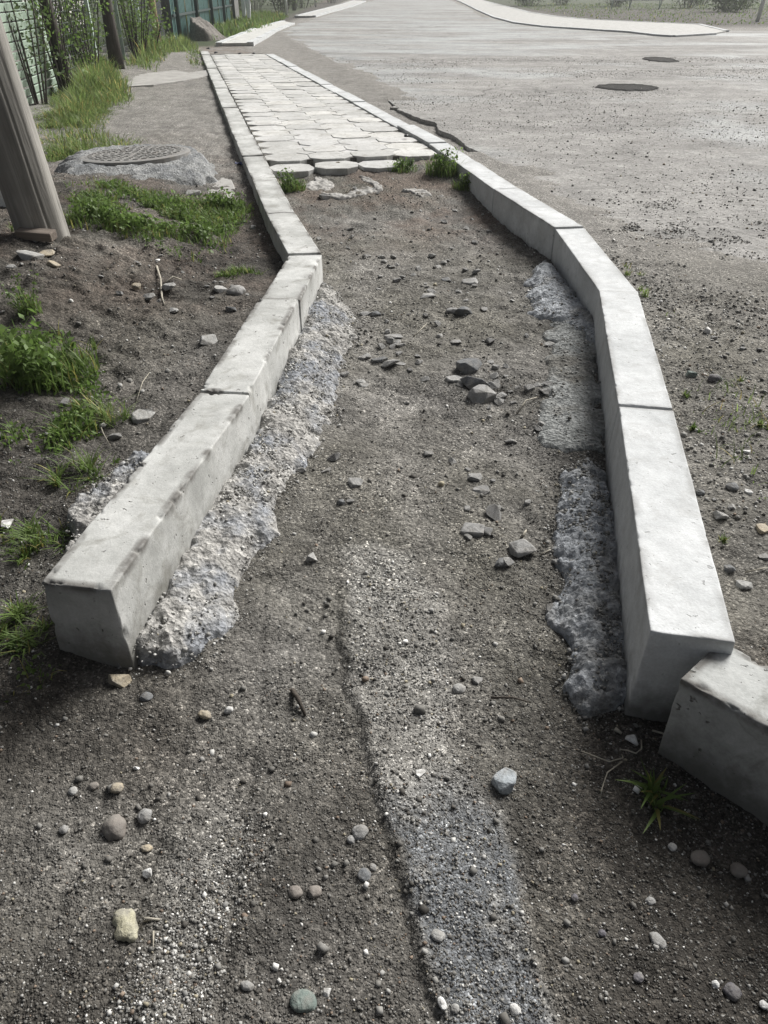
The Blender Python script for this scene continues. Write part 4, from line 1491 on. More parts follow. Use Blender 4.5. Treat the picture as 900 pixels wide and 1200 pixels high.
def tuft(px, py, wpx, hcm, n, label, mat='grass', lean=0.8, w=0.004, dep=1.0, seed=0, name='grass_tuft', cat='grass tuft', group='grass tufts and weeds'):
    x, y, z = at(px, py)
    r = wpx / 2 / ppm(x, y, z)
    r_ = np.random.default_rng(seed + 1)
    n = int(n * (0.6 if px < 140 and py > 400 else 0.9))
    nc = max(3, int(n / 22))
    ca, cq = r_.uniform(0, 6.283, nc), np.sqrt(r_.random(nc))
    pick = r_.integers(0, nc, n)
    bx = np.cos(ca)[pick] * cq[pick] * r + r_.normal(0, .12 * r, n)
    by = (np.sin(ca)[pick] * cq[pick] * r + r_.normal(0, .12 * r, n)) * dep
    edge_ = np.clip(1.15 - 0.6 * np.hypot(bx, by / max(dep, .1)) / r, .35, 1.1) * r_.uniform(.6, 1.1, nc)[pick]
    v, f, c = blades_at(bx, by, ground(bx + x, by + y, False) - z - .004, hcm * .35 / 100, hcm / 100, w, lean, r_)
    zz = v[:, 2].reshape(-1, 8) - v[:, 2].reshape(-1, 8)[:, :1]
    v[:, 2] = (v[:, 2].reshape(-1, 8)[:, :1] + zz * edge_[:, None]).ravel()
    o_ = link(name, np_mesh(name, v, f, M[mat], cols=c))
    o_.location = (x, y, z)
    return tag(o_, label, cat, group)


def weed(px, py, wpx, hcm, stems, label, mat='weed', leaf=0.022, seed=0, dep=0.8, flowers=0, per=5):
    x, y, z = at(px, py)
    r = wpx / 2 / ppm(x, y, z)
    rr = random.Random(seed + 5)
    st = MB()
    parts = []
    fl = []
    for i in range(stems):
        a, q = rr.uniform(0, 6.28), math.sqrt(rr.random())
        bx, by = math.cos(a) * q * r * .75, math.sin(a) * q * r * dep * .75
        bz = g1(x + bx, y + by, False) - z
        h = hcm / 100 * rr.uniform(.5, 1)
        tx, ty = bx + rr.uniform(-.4, .4) * h, by + rr.uniform(-.4, .4) * h
        st.tube([(bx, by, bz - .01), ((bx + tx) / 2, (by + ty) / 2, bz + h * .55), (tx, ty, bz + h)], [.0022, .0017, .001], 5)
        cs = [(bx + (tx - bx) * t, by + (ty - by) * t, bz + h * t) for t in np.linspace(.15, 1, 6)]
        parts.append(leaf_cloud(cs, per, (leaf * .75, leaf * .75, leaf * .35), leaf, seed * 31 + i, .9))
        if flowers and i < flowers:
            fl.append((tx, ty, bz + h + .006))
    root = empty('weed', (x, y, z), label, 'weed', 'grass tufts and weeds')
    v, f, c = join(parts)
    link('leaves', np_mesh('leaves', v, f, M[mat], cols=c), root)
    v, f, c = blades(stems * 22, r * 1.25, r * dep * 1.1, hcm / 300, hcm / 125, .0045, .9, seed, lambda a, b: ground(a + x, b + y, False) - z - .004)
    v[:, 2] += 0
    link('blades', np_mesh('blades', v, f, M['grass'], cols=c), root, 'stuff')
    st.build('stem', M['stemgreen'], root)
    for p in fl:
        v, f, c = leaf_cloud([p], 9, (.005, .005, .003), .011, rr.randrange(999), 2)
        link('flower', np_mesh('flower', v, f, M['petal'], cols=c), root)
    return root


M['stemgreen'] = mat_paint('stem_green', (.09, .14, .04), 0.2, 0.6)
M['petal'] = mat_leaf('petal', (.7, .7, .66), (.8, .8, .78), 0.2)

tuft(279, 322, 52, 7, 420, 'small bright green tuft standing alone by the left kerb bend', w=.0045, dep=.6, seed=1)
tuft(763, 935, 42, 9, 60, 'small green tuft in the shade under the loose block', lean=1.2, w=.007, seed=2)
tuft(86, 560, 58, 12, 300, 'dark green tuft beside the outer lump of concrete', lean=1.0, seed=3)
tuft(128, 492, 48, 12, 230, 'yellowish tuft above the pale flat stone', 'tall_grass', lean=1.1, w=.003, seed=4)
tuft(45, 640, 70, 10, 420, 'spreading dark tuft left of the nearest left kerb stone', lean=1.1, seed=5)
tuft(22, 735, 70, 8, 420, 'low dark grass at the left edge beside the kerb end', lean=1.2, seed=6)
tuft(112, 410, 16, 10, 40, 'single thin tuft on the bank above the leafy weed', seed=27)
tuft(740, 318, 22, 6, 90, 'upper sparse dry tuft along the outer edge of the right kerb', 'tall_grass', seed=8, dep=2.0)
tuft(752, 345, 20, 6, 80, 'lower sparse dry tuft along the outer edge of the right kerb', 'tall_grass', seed=9, dep=2.0)
tuft(866, 450, 26, 5, 80, 'low tuft beside the purplish stone beyond the right kerb', seed=10)
tuft(812, 505, 20, 4, 50, 'sparse sprig at the outer edge of the second right kerb stone', seed=11)
tuft(800, 462, 16, 4, 40, 'sprig squeezed against the right kerb below the bend', seed=12)
tuft(570, 178, 26, 5, 90, 'little tuft in the broken edge of the asphalt', seed=13)
tuft(893, 500, 18, 5, 60, 'dull tuft at the right border on the gravel', 'tall_grass', seed=14)
tuft(848, 634, 8, 3, 80, 'tiny bright seedling on the gravel beyond the near right kerb', seed=15)
tuft(330, 200, 18, 6, 70, 'fringe of grass between left kerb and the tile edge', seed=16)
weed(48, 440, 110, 19, 20, 'large leafy green weed on the bank at the left edge', leaf=.030, seed=1)
weed(118, 262, 80, 11, 20, 'leafy weed patch right beside the wooden pole', leaf=.026, seed=2)
weed(160, 272, 74, 10, 16, 'leafy weed patch in front of the manhole collar', leaf=.026, seed=3)
weed(222, 278, 84, 9, 16, 'broad leafy weed patch below the mortar lump', leaf=.024, seed=4)
weed(207, 248, 60, 8, 10, 'weed patch against the front of the manhole collar', leaf=.024, seed=5)
weed(260, 247, 54, 10, 14, 'leafy weed patch nearest the left kerb by the manhole', leaf=.024, seed=6)
weed(343, 224, 24, 13, 9, 'white flowered weed between left kerb and loose tiles', leaf=.022, seed=7, flowers=4)
weed(519, 208, 34, 17, 12, 'leafy weed leaning on the right kerb beside the tiles', leaf=.026, seed=8)
weed(472, 199, 30, 7, 8, 'low weed in front of the rightmost tile', leaf=.022, seed=9)
weed(545, 222, 26, 10, 8, 'small dark weed at the foot of the right kerb', leaf=.022, seed=10)
weed(35, 372, 26, 16, 5, 'thin straggly weed on the dark face of the bank', leaf=.016, seed=11)


# grass nobody could count
def grass_field(poly, n, h0, h1, w, mat, seed, lean=.6, fade=0.38):
    P_ = np.array(poly)
    r_ = np.random.default_rng(seed)
    x = r_.uniform(P_[:, 0].min(), P_[:, 0].max(), n * 4)
    y = r_.uniform(P_[:, 1].min(), P_[:, 1].max(), n * 4)
    s = poly_sdf(x, y, poly)
    k = (s > 0) & (r_.random(len(x)) < np.clip(s / fade, 0.05, 1) * np.clip(0.75 + 0.7 * fbm(x, y, 1.6, 2, seed), 0.05, 1))
    x, y = x[k][:n], y[k][:n]
    v, f, c = blades_at(x, y, ground(x, y, False) - .01, h0, h1, w, lean, r_, (0.55, 1.4), 0.10)
    k = (0.45 + 0.55 * sstep(0, .45, poly_sdf(x, y, poly))) * np.clip(0.85 + 0.55 * fbm(x, y, 2.6, 2, seed + 9), .35, 1.4)
    z0 = v[:, 2].reshape(-1, 8)[:, :1]
    v[:, 2] = (z0 + (v[:, 2].reshape(-1, 8) - z0) * k[:, None]).ravel()
    return link('grass', np_mesh('grass', v, f, M[mat], cols=c), kind='stuff')


gz_ = 0.24
grass_field(W2([(40, 196), (30, 140), (60, 118), (110, 100), (150, 98), (160, 118), (128, 140), (135, 160), (190, 172), (170, 184), (110, 190)], gz_), 15000, .05, .20, .007, 'tall_grass', 1, .9, .2)
grass_field(W2([(55, 130), (60, 104), (110, 78), (142, 82), (156, 110), (130, 128), (90, 140)], gz_), 10000, .14, .40, .009, 'tall_grass', 2, .8)
grass_field(W2([(145, 86), (150, 70), (185, 52), (222, 48), (236, 55), (205, 62), (192, 78), (186, 86)], gz_), 6000, .14, .42, .012, 'tall_grass', 3, .7)
grass_field(W2([(212, 72), (225, 58), (238, 60), (240, 76), (228, 80)], gz_), 1600, .08, .25, .012, 'grass', 4, .7)
grass_field([(-4.2, 22.5), (-3.6, 26), (-3.7, 32), (-4.3, 42), (-9, 48), (-12, 40), (-6, 30), (-5.2, 23)], 16000, .10, .30, .03, 'grass', 5, .6)
grass_field([(8, 38), (11, 32), (20, 34), (32, 52), (30, 75), (10, 75), (8.5, 52)], 7000, .03, .12, .05, 'grass', 6, .9)

def ground_cover(poly, n, leaf, seed, mat='weed', h=.03):
    P_ = np.array(poly)
    r_ = np.random.default_rng(seed)
    x = r_.uniform(P_[:, 0].min(), P_[:, 0].max(), n * 5)
    y = r_.uniform(P_[:, 1].min(), P_[:, 1].max(), n * 5)
    k = r_.random(len(x)) < sstep(-.02, .15, poly_sdf(x, y, poly)) * np.clip(1.9 * fbm(x, y, 4.5, 3, seed + 3), 0, 1)
    k &= keep_open(x, y)
    x, y = x[k][:n], y[k][:n]
    z = ground(x, y, False) + r_.random(len(x)) * h
    v, f, c = leaf_cloud(np.stack([x, y, z], 1), 2, (.012, .012, .006), leaf, seed, .8)
    v2, f2, c2 = blades_at(x, y, ground(x, y, False) - .004, .02, .09, .004, 1.1, r_, (.6, 1.3), .18)
    V, F, C = join([(v, f, c), (v2, f2, c2)])
    return link('ground_cover', np_mesh('ground_cover', V, F, M[mat], cols=C), kind='stuff')


ground_cover(W2([(74, 240), (130, 232), (200, 236), (285, 228), (300, 245), (285, 268), (270, 300), (215, 305), (150, 290), (90, 280)], .25), 2600, .020, 61)
ground_cover(W2([(-30, 380), (70, 385), (115, 410), (130, 470), (150, 510), (110, 540), (60, 520), (-30, 510)], .22), 1500, .020, 62)
ground_cover(W2([(95, 545), (60, 660), (50, 700), (60, 790), (-30, 800), (-30, 560), (60, 540)], .14), 2200, .014, 63, 'grass')
ground_cover(W2([(735, 300), (760, 330), (800, 460), (830, 560), (880, 700), (930, 700), (930, 480), (800, 380), (760, 300)], .2), 260, .008, 64, 'tall_grass', .01)

# ------------------------------------------------------------------ dry twigs, straws and litter
def twig(paths, r, label, mat='twig', lift=0.004, name='twig'):
    m_ = MB()
    for pts in paths:
        P_ = []
        for i, (a, b) in enumerate(pts):
            x, y, z = at(a, b)
            P_.append((x, y, g1(x, y) + lift + (0.012 if 0 < i < len(pts) - 1 else 0)))
        m_.tube(P_, [r] + [r * .85] * (len(P_) - 2) + [r * .5], 6)
    return tag(m_.build(name, M[mat], smooth=True), label, 'twig', 'dry twigs and straws on the ground')


twig([[(184, 314), (189, 332), (190, 350), (193, 360)], [(189, 336), (204, 333), (213, 331)]], .0055, 'pale forked dry twig on the bank left of the kerb')
twig([[(485, 395), (500, 379)]], .0028, 'straight pale straw standing out on the upper trench dirt')
twig([[(606, 486), (616, 474), (629, 467)]], .003, 'bent straw on the dirt beside the smooth footing', name='twig')
twig([[(343, 812), (350, 826), (358, 842)]], .006, 'dark crumbling stick on the dirt left of the worn strip', 'dark_twig')
twig([[(764, 858), (775, 866), (782, 873)], ], .0022, 'short pale rootlet against the loose block')
twig([[(751, 869), (750, 884), (743, 890), (733, 886), (726, 880)]], .0016, 'curled pale grass stalk by the white stone in the shade')
twig([[(681, 882), (695, 893), (712, 900), (728, 896), (728, 886)], [(728, 896), (710, 912), (704, 930), (703, 938)]], .0015, 'thin branching root on the soil left of the shaded tuft')
twig([[(160, 470), (168, 452), (176, 440)]], .002, 'grass straw lying by the yellowish tuft')
twig([[(118, 500), (122, 512), (130, 524)]], .002, 'bent dry stalk in the yellowish tuft', name='twig')
twig([[(181, 1095), (181, 1115)]], .0018, 'short straw beside the yellowish waisted stone')
twig([[(170, 1080), (188, 1081)]], .0035, 'short pale stick right above the yellowish waisted stone')
twig([[(255, 252), (262, 262), (270, 262)]], .004, 'pale dry stem among weeds by the left kerb')
twig([[(575, 820), (600, 823), (622, 825)]], .0025, 'thin dark stalk across the dirt by the bluish footing', 'dark_twig')
twig([[(873, 672), (898, 668)]], .0022, 'pale straw on the gravel beyond the near right kerb')
twig([[(634, 650), (645, 645)]], .0028, 'short pale straw right of the grey angular stones')
twig([[(612, 627), (617, 620)]], .0045, 'stubby pale stick above the flat topped stone')
twig([[(720, 856), (728, 861)]], .005, 'stubby pale wood chip in front of the bluish footing')
# brick-like slab of wood at the pole foot
x, y, z = at(45, 285)
mbk = MB().box((0, 0, 0.03), (0.17, .06, .04)).build('wood_offcut', mat_wood('offcut_wood', (.15, .125, .105), (.27, .23, .195), 0, 30), bevel=.006)
mbk.location = (x, y, z + .01)
mbk.rotation_euler = (.12, .05, -.12)
tag(mbk, 'brown wooden offcut lying at the foot of the pole', 'offcut')
# torn sheet in the dirt before the tiles
def rag(px_poly, z, label, seed):
    poly = W2(px_poly, z)
    P_ = np.array(poly)
    o_ = patch('torn_sheet', poly, M['cloth'], 0.006, edge=.012, step=.007, rough=.008, freq=18, seed=seed, ragged=.028)
    return tag(o_, label, 'torn sheet', 'torn sheeting showing in front of the tiles')


rag([(352, 222), (372, 214), (386, 216), (392, 226), (405, 228), (420, 224), (448, 220), (450, 224), (420, 230), (396, 234), (370, 230)], .19, 'left piece of torn pale sheeting in the dirt before the tiles', 1)
rag([(416, 213), (436, 214), (448, 222), (444, 226), (430, 221)], .19, 'middle scrap of torn pale sheeting below the loose tiles', 2)
rag([(474, 226), (490, 224), (512, 227), (528, 228), (520, 232), (490, 229)], .19, 'right strip of torn pale sheeting before the tiles', 3)
# blue wrapper
x, y, z = at(285, 195)
b_ = bmesh.new()
bmesh.ops.create_grid(b_, x_segments=10, y_segments=6, size=.5)
for v in b_.verts:
    v.co.x *= .12
    v.co.y *= .09
    v.co.z = .022 * mnoise.noise(v.co * 32) + .02
me = bpy.data.meshes.new('wrapper')
b_.to_mesh(me)
b_.free()
me.materials.append(M['blue_wrap'])
o_ = link('wrapper', me)
o_.location = (x, y, z)
tag(o_, 'crumpled dark blue wrapper on the dirt left of the kerb', 'wrapper')
# black cap on the right kerb
x, y = flat(476, 160, .30)
o_ = MB().tube([(0, 0, 0), (0, 0, .014), (0, 0, .017)], [.018, .018, .014], 20).build('bottle_cap', M['black'])
o_.location = (x, y, .298)
tag(o_, 'small black cap lying on the right kerb by the tiles', 'cap')
# dry leaves / lumps at the far end of the tiles
for i, (px, py, lb) in enumerate([(244, 57, 'left'), (253, 62, 'second'), (281, 63, 'middle'), (297, 63, 'right')]):
    x, y = flat(px, py, .285)
    me = hull_rock(700 + i, .09, .07, .05, 12)
    me.materials.append(M['dark_slate'])
    o_ = link('lump', me)
    o_.location = (x, y, .29)
    tag(o_, {'left': 'leftmost dark lump at the far end of the tiles', 'second': 'dark lump next to the far left tile corner',
             'middle': 'dark lump in the middle of the far tile end', 'right': 'rightmost dark lump at the far end of the tiles'}[lb], 'lump', 'dark lumps on the far tiles')

# ------------------------------------------------------------------ manhole, slabs
mx_, my_ = -1.72, 5.78
collar_poly = W2([(66, 215), (72, 200), (95, 184), (150, 176), (205, 175), (235, 185), (252, 198), (258, 208), (248, 216), (215, 222), (180, 234), (140, 238), (95, 236)], .24)
mh = empty('manhole', (mx_, my_, .24), 'round iron manhole lid set in a raised mortar collar', 'manhole')


def collar_h(A, B, s):
    r = np.hypot(A - mx_, B - my_)
    return np.maximum(0.215 + 0.125 * sstep(0.95, 0.39, r) - ground(A, B, False), -0.02)


pc = patch('collar', collar_poly, M['collar'], collar_h, edge=.10, step=.012, rough=.007, freq=14, seed=8, ragged=.05)
pc.parent = mh
pc.location = (-mx_, -my_, -.24)
TL = Matrix.Rotation(-0.035, 3, 'Y') @ Matrix.Rotation(-0.02, 3, 'X')
fr = MB()
n_ = 48
prof = [(0.375, -.14), (0.375, .012), (0.355, .016), (0.335, .016), (0.335, -.03)]
for i in range(n_):
    a = 2 * math.pi * i / n_
    for r_, zz in prof:
        fr.v.append((r_ * math.cos(a), r_ * math.sin(a), zz))
for i in range(n_):
    for k in range(len(prof) - 1):
        j = (i + 1) % n_
        p_ = len(prof)
        fr.f.append((i * p_ + k, j * p_ + k, j * p_ + k + 1, i * p_ + k + 1))
f_o = fr.build('frame', M['iron'], mh)
f_o.location = (0, 0, .098)
f_o.rotation_euler = (-.02, -.035, 0)
lid = MB().tube([(0, 0, -.02), (0, 0, .008)], [.332, .332], 48)
for ring in (.30, .25, .20, .15, .10, .05):
    k_ = int(ring * 2 * math.pi / .055)
    for i in range(k_):
        a = 2 * math.pi * (i + .5 * (int(ring * 20) % 2)) / k_
        lid.box((ring * math.cos(a), ring * math.sin(a), .0095), (.028, .030, .007), a)
l_o = lid.build('lid', M['iron'], mh)
l_o.location = (0, 0, .106)
l_o.rotation_euler = (-.02, -.035, 0)
# slab of concrete beside the collar
def slab(px_poly, z, th, mat, label, name='concrete_slab', tilt=0):
    poly = W2(px_poly, z)
    c = np.mean(poly, 0)
    o_ = MB().prism([(p[0] - c[0], p[1] - c[1]) for p in poly], -th, 0).build(name, M[mat], bevel=.008)
    o_.location = (c[0], c[1], z)
    o_.rotation_euler = (tilt, 0, 0)
    return tag(o_, label, 'concrete slab')


slab([(222, 222), (250, 208), (270, 207), (275, 218), (272, 232), (240, 235)], .235, .05, 'slab', 'broken flat piece of concrete at the right foot of the manhole collar')
slab([(146, 92), (160, 87), (205, 82), (222, 85), (248, 81), (249, 87), (215, 94), (180, 99), (150, 101)], .262, .07, 'slab', 'pale concrete slab laid across the dirt beside the left kerb')
x, y, z = at(0, 238)
o_ = MB().box((0, 0, .08), (.45, .25, .22)).build('concrete_block', M['white_paint'], bevel=.012)
o_.location = (x - .12, y + .05, z)
o_.rotation_euler = (0, 0, .1)
tag(o_, 'whitish block behind the wooden pole at the left edge', 'block')

# ------------------------------------------------------------------ wooden pole
px_, py_, pz_ = at(50, 274)
NP = 150
pm_ = MB()
zs = np.concatenate([np.linspace(-.3, 2.5, 60), np.linspace(3, 8, 8)])
for z in zs:
    for k in range(NP):
        a = 2 * math.pi * k / NP
        r_ = .116 - .004 * z
        g_ = mnoise.noise(Vector((math.cos(a) * 2.5, math.sin(a) * 2.5, z * .35)))
        cr = 0
        for ca_, z0_, z1_, dep_, wd_ in ((5.42, -1, 9, .030, .04), (4.85, .1, 1.5, .010, .03), (5.05, .9, 3.2, .012, .03), (4.6, .5, 2.4, .008, .025), (5.8, .2, 1.2, .010, .03), (5.15, -.1, .5, .009, .025)):
            if z0_ < z < z1_:
                cr -= 0.28 * dep_ * math.exp(-((((a - ca_ + .03 * math.sin(z * 2 + ca_) + .012 * math.sin(z * 9) + math.pi) % (2 * math.pi)) - math.pi) / wd_) ** 2)
        r_ += .006 * g_ + cr
        pm_.v.append((r_ * math.cos(a), r_ * math.sin(a), z))
for i in range(len(zs) - 1):
    for k in range(NP):
        j = (k + 1) % NP
        pm_.f.append((i * NP + k, i * NP + j, (i + 1) * NP + j, (i + 1) * NP + k))
pm_.f.append(tuple((len(zs) - 1) * NP + k for k in range(NP)))
po = pm_.build('utility_pole', M['pole_wood'], smooth=True)
po.location = (px_, py_, pz_)
po.rotation_euler = (0.0, -0.095, 0)
tag(po, 'weathered round wooden pole standing on the left bank', 'pole')
tuft(72, 270, 22, 9, 60, 'little tuft at the right foot of the wooden pole', seed=41)
tuft(24, 268, 22, 10, 70, 'little tuft at the left foot of the wooden pole', 'tall_grass', seed=42)


# ------------------------------------------------------------------ fences on the left
FX0, FY0, FX1, FY1 = -3.62, 8.4, -4.95, 20.0


def fl(y):
    return FX0 + (FX1 - FX0) * (y - FY0) / (FY1 - FY0)


def proj(x, y, z):
    zz = z - CAM_Z
    dep = y * CP - zz * SP
    return 450 + 900 * x / dep, 600 - 900 * (y * SP + zz * CP) / dep


def fy(px, z=0.5):
    """distance along the fence line at which it crosses photo column px at height z"""
    lo, hi = 7.0, 60.0
    for _ in range(50):
        m_ = (lo + hi) / 2
        if proj(fl(m_), m_, z)[0] < px:
            lo = m_
        else:
            hi = m_
    return lo


fa = math.atan2(FY1 - FY0, FX1 - FX0)
# slatted panel behind the pole
ya, yb = fy(8), fy(70)
fs = empty('slat_fence', (fl(ya), ya, .22), 'pale green fence panel of horizontal slats behind the wooden pole', 'fence')
L_ = math.hypot(fl(yb) - fl(ya), yb - ya)
fs.rotation_euler = (0, 0, fa)
sl_p = None
for i in range(15):
    z = .10 + i * .082
    if sl_p is None:
        sl_p = MB().box((L_ / 2, 0, 0), (L_, .018, .066)).build('slat', M['slat'], fs)
        s_ = sl_p
    else:
        s_ = link('slat', sl_p.data, fs)
    s_.location = (0, -.0, z)
    s_.rotation_euler = (.25, 0, 0)
for t in (0.0, 0.5, 1.0):
    MB().box((L_ * t, .045, .66), (.05, .05, 1.4)).build('post', M['slat'], fs)
MB().box((L_ / 2, .0, 1.36), (L_ + .06, .05, .045)).build('top_rail', M['white_paint'], fs)

# mesh fence with metal frames
ys = [fy(c) for c in (72, 112, 131, 143, 160, 166)]
fm = empty('mesh_fence', (fl(ys[0]), ys[0], .22), 'wire mesh fence in pale metal frames beyond the trees', 'fence')
fm.rotation_euler = (0, 0, fa)


def fd_(y):
    return math.hypot(fl(y) - fl(ys[0]), y - ys[0])


heights = [1.28, 1.22, 1.30, 1.26, 1.24, 1.22]
for i, (yy, h_) in enumerate(zip(ys, heights)):
    MB().box((fd_(yy), 0, h_ / 2), (.055, .055, h_)).build('post', M['dark_post' if i == 2 else 'mint'], fm, bevel=.004)
for i in range(len(ys) - 1):
    a, b = fd_(ys[i]), fd_(ys[i + 1])
    h_ = min(heights[i], heights[i + 1]) - .03
    MB().box(((a + b) / 2, 0, h_), (b - a - .06, .04, .045)).build('rail', M['mint' if i < 2 else 'white_paint'], fm)
    wm = MB()
    k_ = max(3, int((b - a) / .12))
    for j in range(1, k_):
        wm.box((a + (b - a) * j / k_, 0, h_ / 2), (.005, .005, h_ - .06))
    for j in range(1, 10):
        wm.box(((a + b) / 2, .007, h_ * j / 10), (b - a - .06, .005, .005))
    wm.build('wire_mesh', M['wire'], fm)

# dark sheet fence
y0, y1 = fy(166) + .4, fy(188)
fc = empty('sheet_fence', (fl(y0), y0, .2), 'dark charcoal metal sheet fence past the mesh fence', 'fence')
fc.rotation_euler = (0, 0, fa)
Lc = math.hypot(fl(y1) - fl(y0), y1 - y0)


def sheet(L, H, off=0.0, pitch=.2, dep=.03):
    m_ = MB()
    n = int(L / pitch)
    xs = []
    for i in range(n):
        for t, d in ((0, 0), (.35, 0), (.5, 1), (.85, 1)):
            xs.append(((i + t) * pitch, d * dep))
    xs.append((n * pitch, 0))
    for x_, d in xs:
        m_.v += [(x_, d + off, 0.03), (x_, d + off, H)]
    for i in range(len(xs) - 1):
        m_.f.append((2 * i, 2 * i + 2, 2 * i + 3, 2 * i + 1))
    return m_


for i in range(int(Lc / 1.1) + 1):
    s_ = sheet(1.1, 1.9).build('sheet', M['charcoal'], fc)
    s_.location = (i * 1.11, .02 * (i % 2), 0)
MB().box((Lc / 2, -.06, 1.3), (Lc, .05, .06)).build('rail', M['dark_post'], fc)
# rusty pipe and grey post
x, y = flat(187, 61, .2)
o_ = MB().tube([(0, 0, -.3), (-.02, 0, 1.2), (-.03, 0, 2.4), (-.03, .0, 4.2)], [.075, .07, .07, .065], 16)
ro = o_.build('pipe_post', M['rusty'], smooth=True)
ro.location = (x, y, .2)
for z in (1.0, 1.55):
    c_ = MB().tube([(0, 0, z), (0, 0, z + .1)], [.085, .085], 16).build('clamp', M['white_paint'], ro)
    c_.location = (-.02, 0, 0)
tag(ro, 'yellowish rusty pipe post rising by the dark fence', 'post')
x, y = flat(200, 48, .2)
o_ = MB().box((0, 0, 1.5), (.26, .2, 3.2)).build('timber_post', M['grey_wood'], bevel=.012)
o_.location = (x, y, .2)
tag(o_, 'broad grey timber post in front of the teal fence', 'post')
# teal sheet fence
tx0, ty0 = -4.95, 21.3
tx1, ty1 = -5.75, 35.0
ft = empty('sheet_fence', (tx0, ty0, .2), 'tall teal green metal sheet fence at the far left', 'fence')
ft.rotation_euler = (0, 0, math.atan2(ty1 - ty0, tx1 - tx0))
Lt = math.hypot(tx1 - tx0, ty1 - ty0)
for i in range(int(Lt / 1.15)):
    s_ = sheet(1.15, 2.3).build('sheet', M['teal'], ft)
    s_.location = (i * 1.16, .015 * (i % 2), 0)
for i in range(5):
    MB().tube([(.4 + i * 3.2, -.07, -.2), (.4 + i * 3.2, -.07, 2.4)], .05, 10).build('post', M['teal_dark'], ft, smooth=True)
for z in (.55, 1.2, 1.9):
    MB().box((Lt / 2, -.03, z), (Lt, .035, .05)).build('rail', M['teal_dark' if z != 1.2 else 'mint'], ft)
# grey wood boards past the teal fence
fg = empty('board_fence', (-5.85, 35.6, .2), 'grey wooden board fence just past the teal fence', 'fence')
for i in range(10):
    s_ = MB().box((-.02 * i, i * .26, .85 + .03 * math.sin(i * 2.1)), (.03, .2, 1.7)).build('board', M['grey_wood'], fg)
# heap of earth
hx, hy = flat(238, 47, .2)
hp = [(hx + .48 * math.cos(a) * (1 + .12 * math.sin(3 * a)), hy + .55 + .75 * math.sin(a)) for a in np.linspace(0, 2 * math.pi, 24)[:-1]]
ho = patch('earth_heap', hp, M['heap'], lambda A, B, s: 0.46 * sstep(hx + .50, hx - .38, A + .05 * fbm(A, B, 4, 3, 88)) * sstep(0, .12, s) + .01, edge=.05, step=.03, rough=.03, freq=5, seed=12)
tag(ho, 'brownish earth heap at the foot of the teal fence', 'heap')

# ------------------------------------------------------------------ house behind the fences
hs_ = empty('house', (-12.5, 25, .1), 'pale plastered house behind the slat fence and trees', 'house')
hs_.rotation_euler = (0, 0, .12)
MB().box((0, 0, 1.6), (7.0, 8.0, 3.2)).build('wall', M['plaster'], hs_)
rf = MB()
rf.v = [(-3.9, -4.4, 3.15), (3.9, -4.4, 3.15), (3.9, 4.4, 3.15), (-3.9, 4.4, 3.15), (0, -4.4, 5.2), (0, 4.4, 5.2)]
rf.f = [(0, 1, 4), (2, 3, 5), (1, 2, 5, 4), (3, 0, 4, 5), (3, 2, 1, 0)]
rf.build('roof', M['roof'], hs_)
for i, (x, y, rz) in enumerate([(3.51, -2, 0), (3.51, 1.6, 0), (0.8, -4.01, math.pi / 2)]):
    w_ = MB().box((0, 0, 0), (.06, 1.1, 1.3)).build('window', M['white_paint'], hs_)
    w_.location = (x, y, 1.75)
    w_.rotation_euler = (0, 0, rz)
    for s_ in (-1, 1):
        g_ = MB().box((.035 if rz == 0 else -.035, s_ * .26, 0), (.012, .46, 1.14)).build('pane', M['glass'], w_)


# ------------------------------------------------------------------ trees and shrubs
def tree(x, y, h, r, lean, label, crown_c, crown_r, n_cl, leaf=.07, seed=0, mat='dark_leaf', per=26, name='tree', cat='tree', group=None, low=0):
    z = g1(x, y, False)
    root = empty(name, (x, y, z), label, cat, group)
    rr = random.Random(seed)
    tk = MB()
    pts, rad = [], []
    for i in range(7):
        t = i / 6
        pts.append((lean[0] * t + .05 * math.sin(i * 1.7 + seed) * t, lean[1] * t + .05 * math.cos(i * 2.1 + seed) * t, -.1 + (h + .1) * t))
        rad.append(r * (1.25 if i == 0 else 1) * (1 - .6 * t))
    tk.tube(pts, rad, 14)
    cl = []
    for i in range(n_cl):
        p = Vector((rr.gauss(0, 1), rr.gauss(0, 1), rr.gauss(0, 1)))
        p = p.normalized() * rr.uniform(.35, 1.0)
        cl.append((crown_c[0] + p.x * crown_r[0], crown_c[1] + p.y * crown_r[1], crown_c[2] + p.z * crown_r[2]))
    for i in range(min(9, n_cl)):
        c = cl[i]
        s = pts[3 + i % 4]
        tk.tube([s, ((s[0] + c[0]) / 2, (s[1] + c[1]) / 2, (s[2] + c[2]) / 2 + .15), c], [r * .38, r * .22, r * .07], 7)
    tk.build('trunk', M['bark'], root, smooth=True)
    v, f, c = leaf_cloud(cl, per, (leaf * 3.2, leaf * 3.2, leaf * 2.4), leaf, seed, .3)
    link('crown', np_mesh('crown', v, f, M[mat], cols=c), root)
    return root


t1x, t1y = flat(82, 117, .22)
tree(t1x, t1y, 3.6, .085, (-.22, .1), 'dark rough trunked tree in front of the fence, nearer of the two', (-.2, .2, 3.7), (1.6, 1.6, 1.5), 70, .075, 1)
t2x, t2y = fl(fy(124)) + .22, fy(124) - .3
tree(t2x, t2y, 3.8, .095, (-.05, .2), 'thick dark tree trunk between the pale fence posts', (0, .2, 3.9), (1.7, 1.7, 1.5), 70, .08, 2)


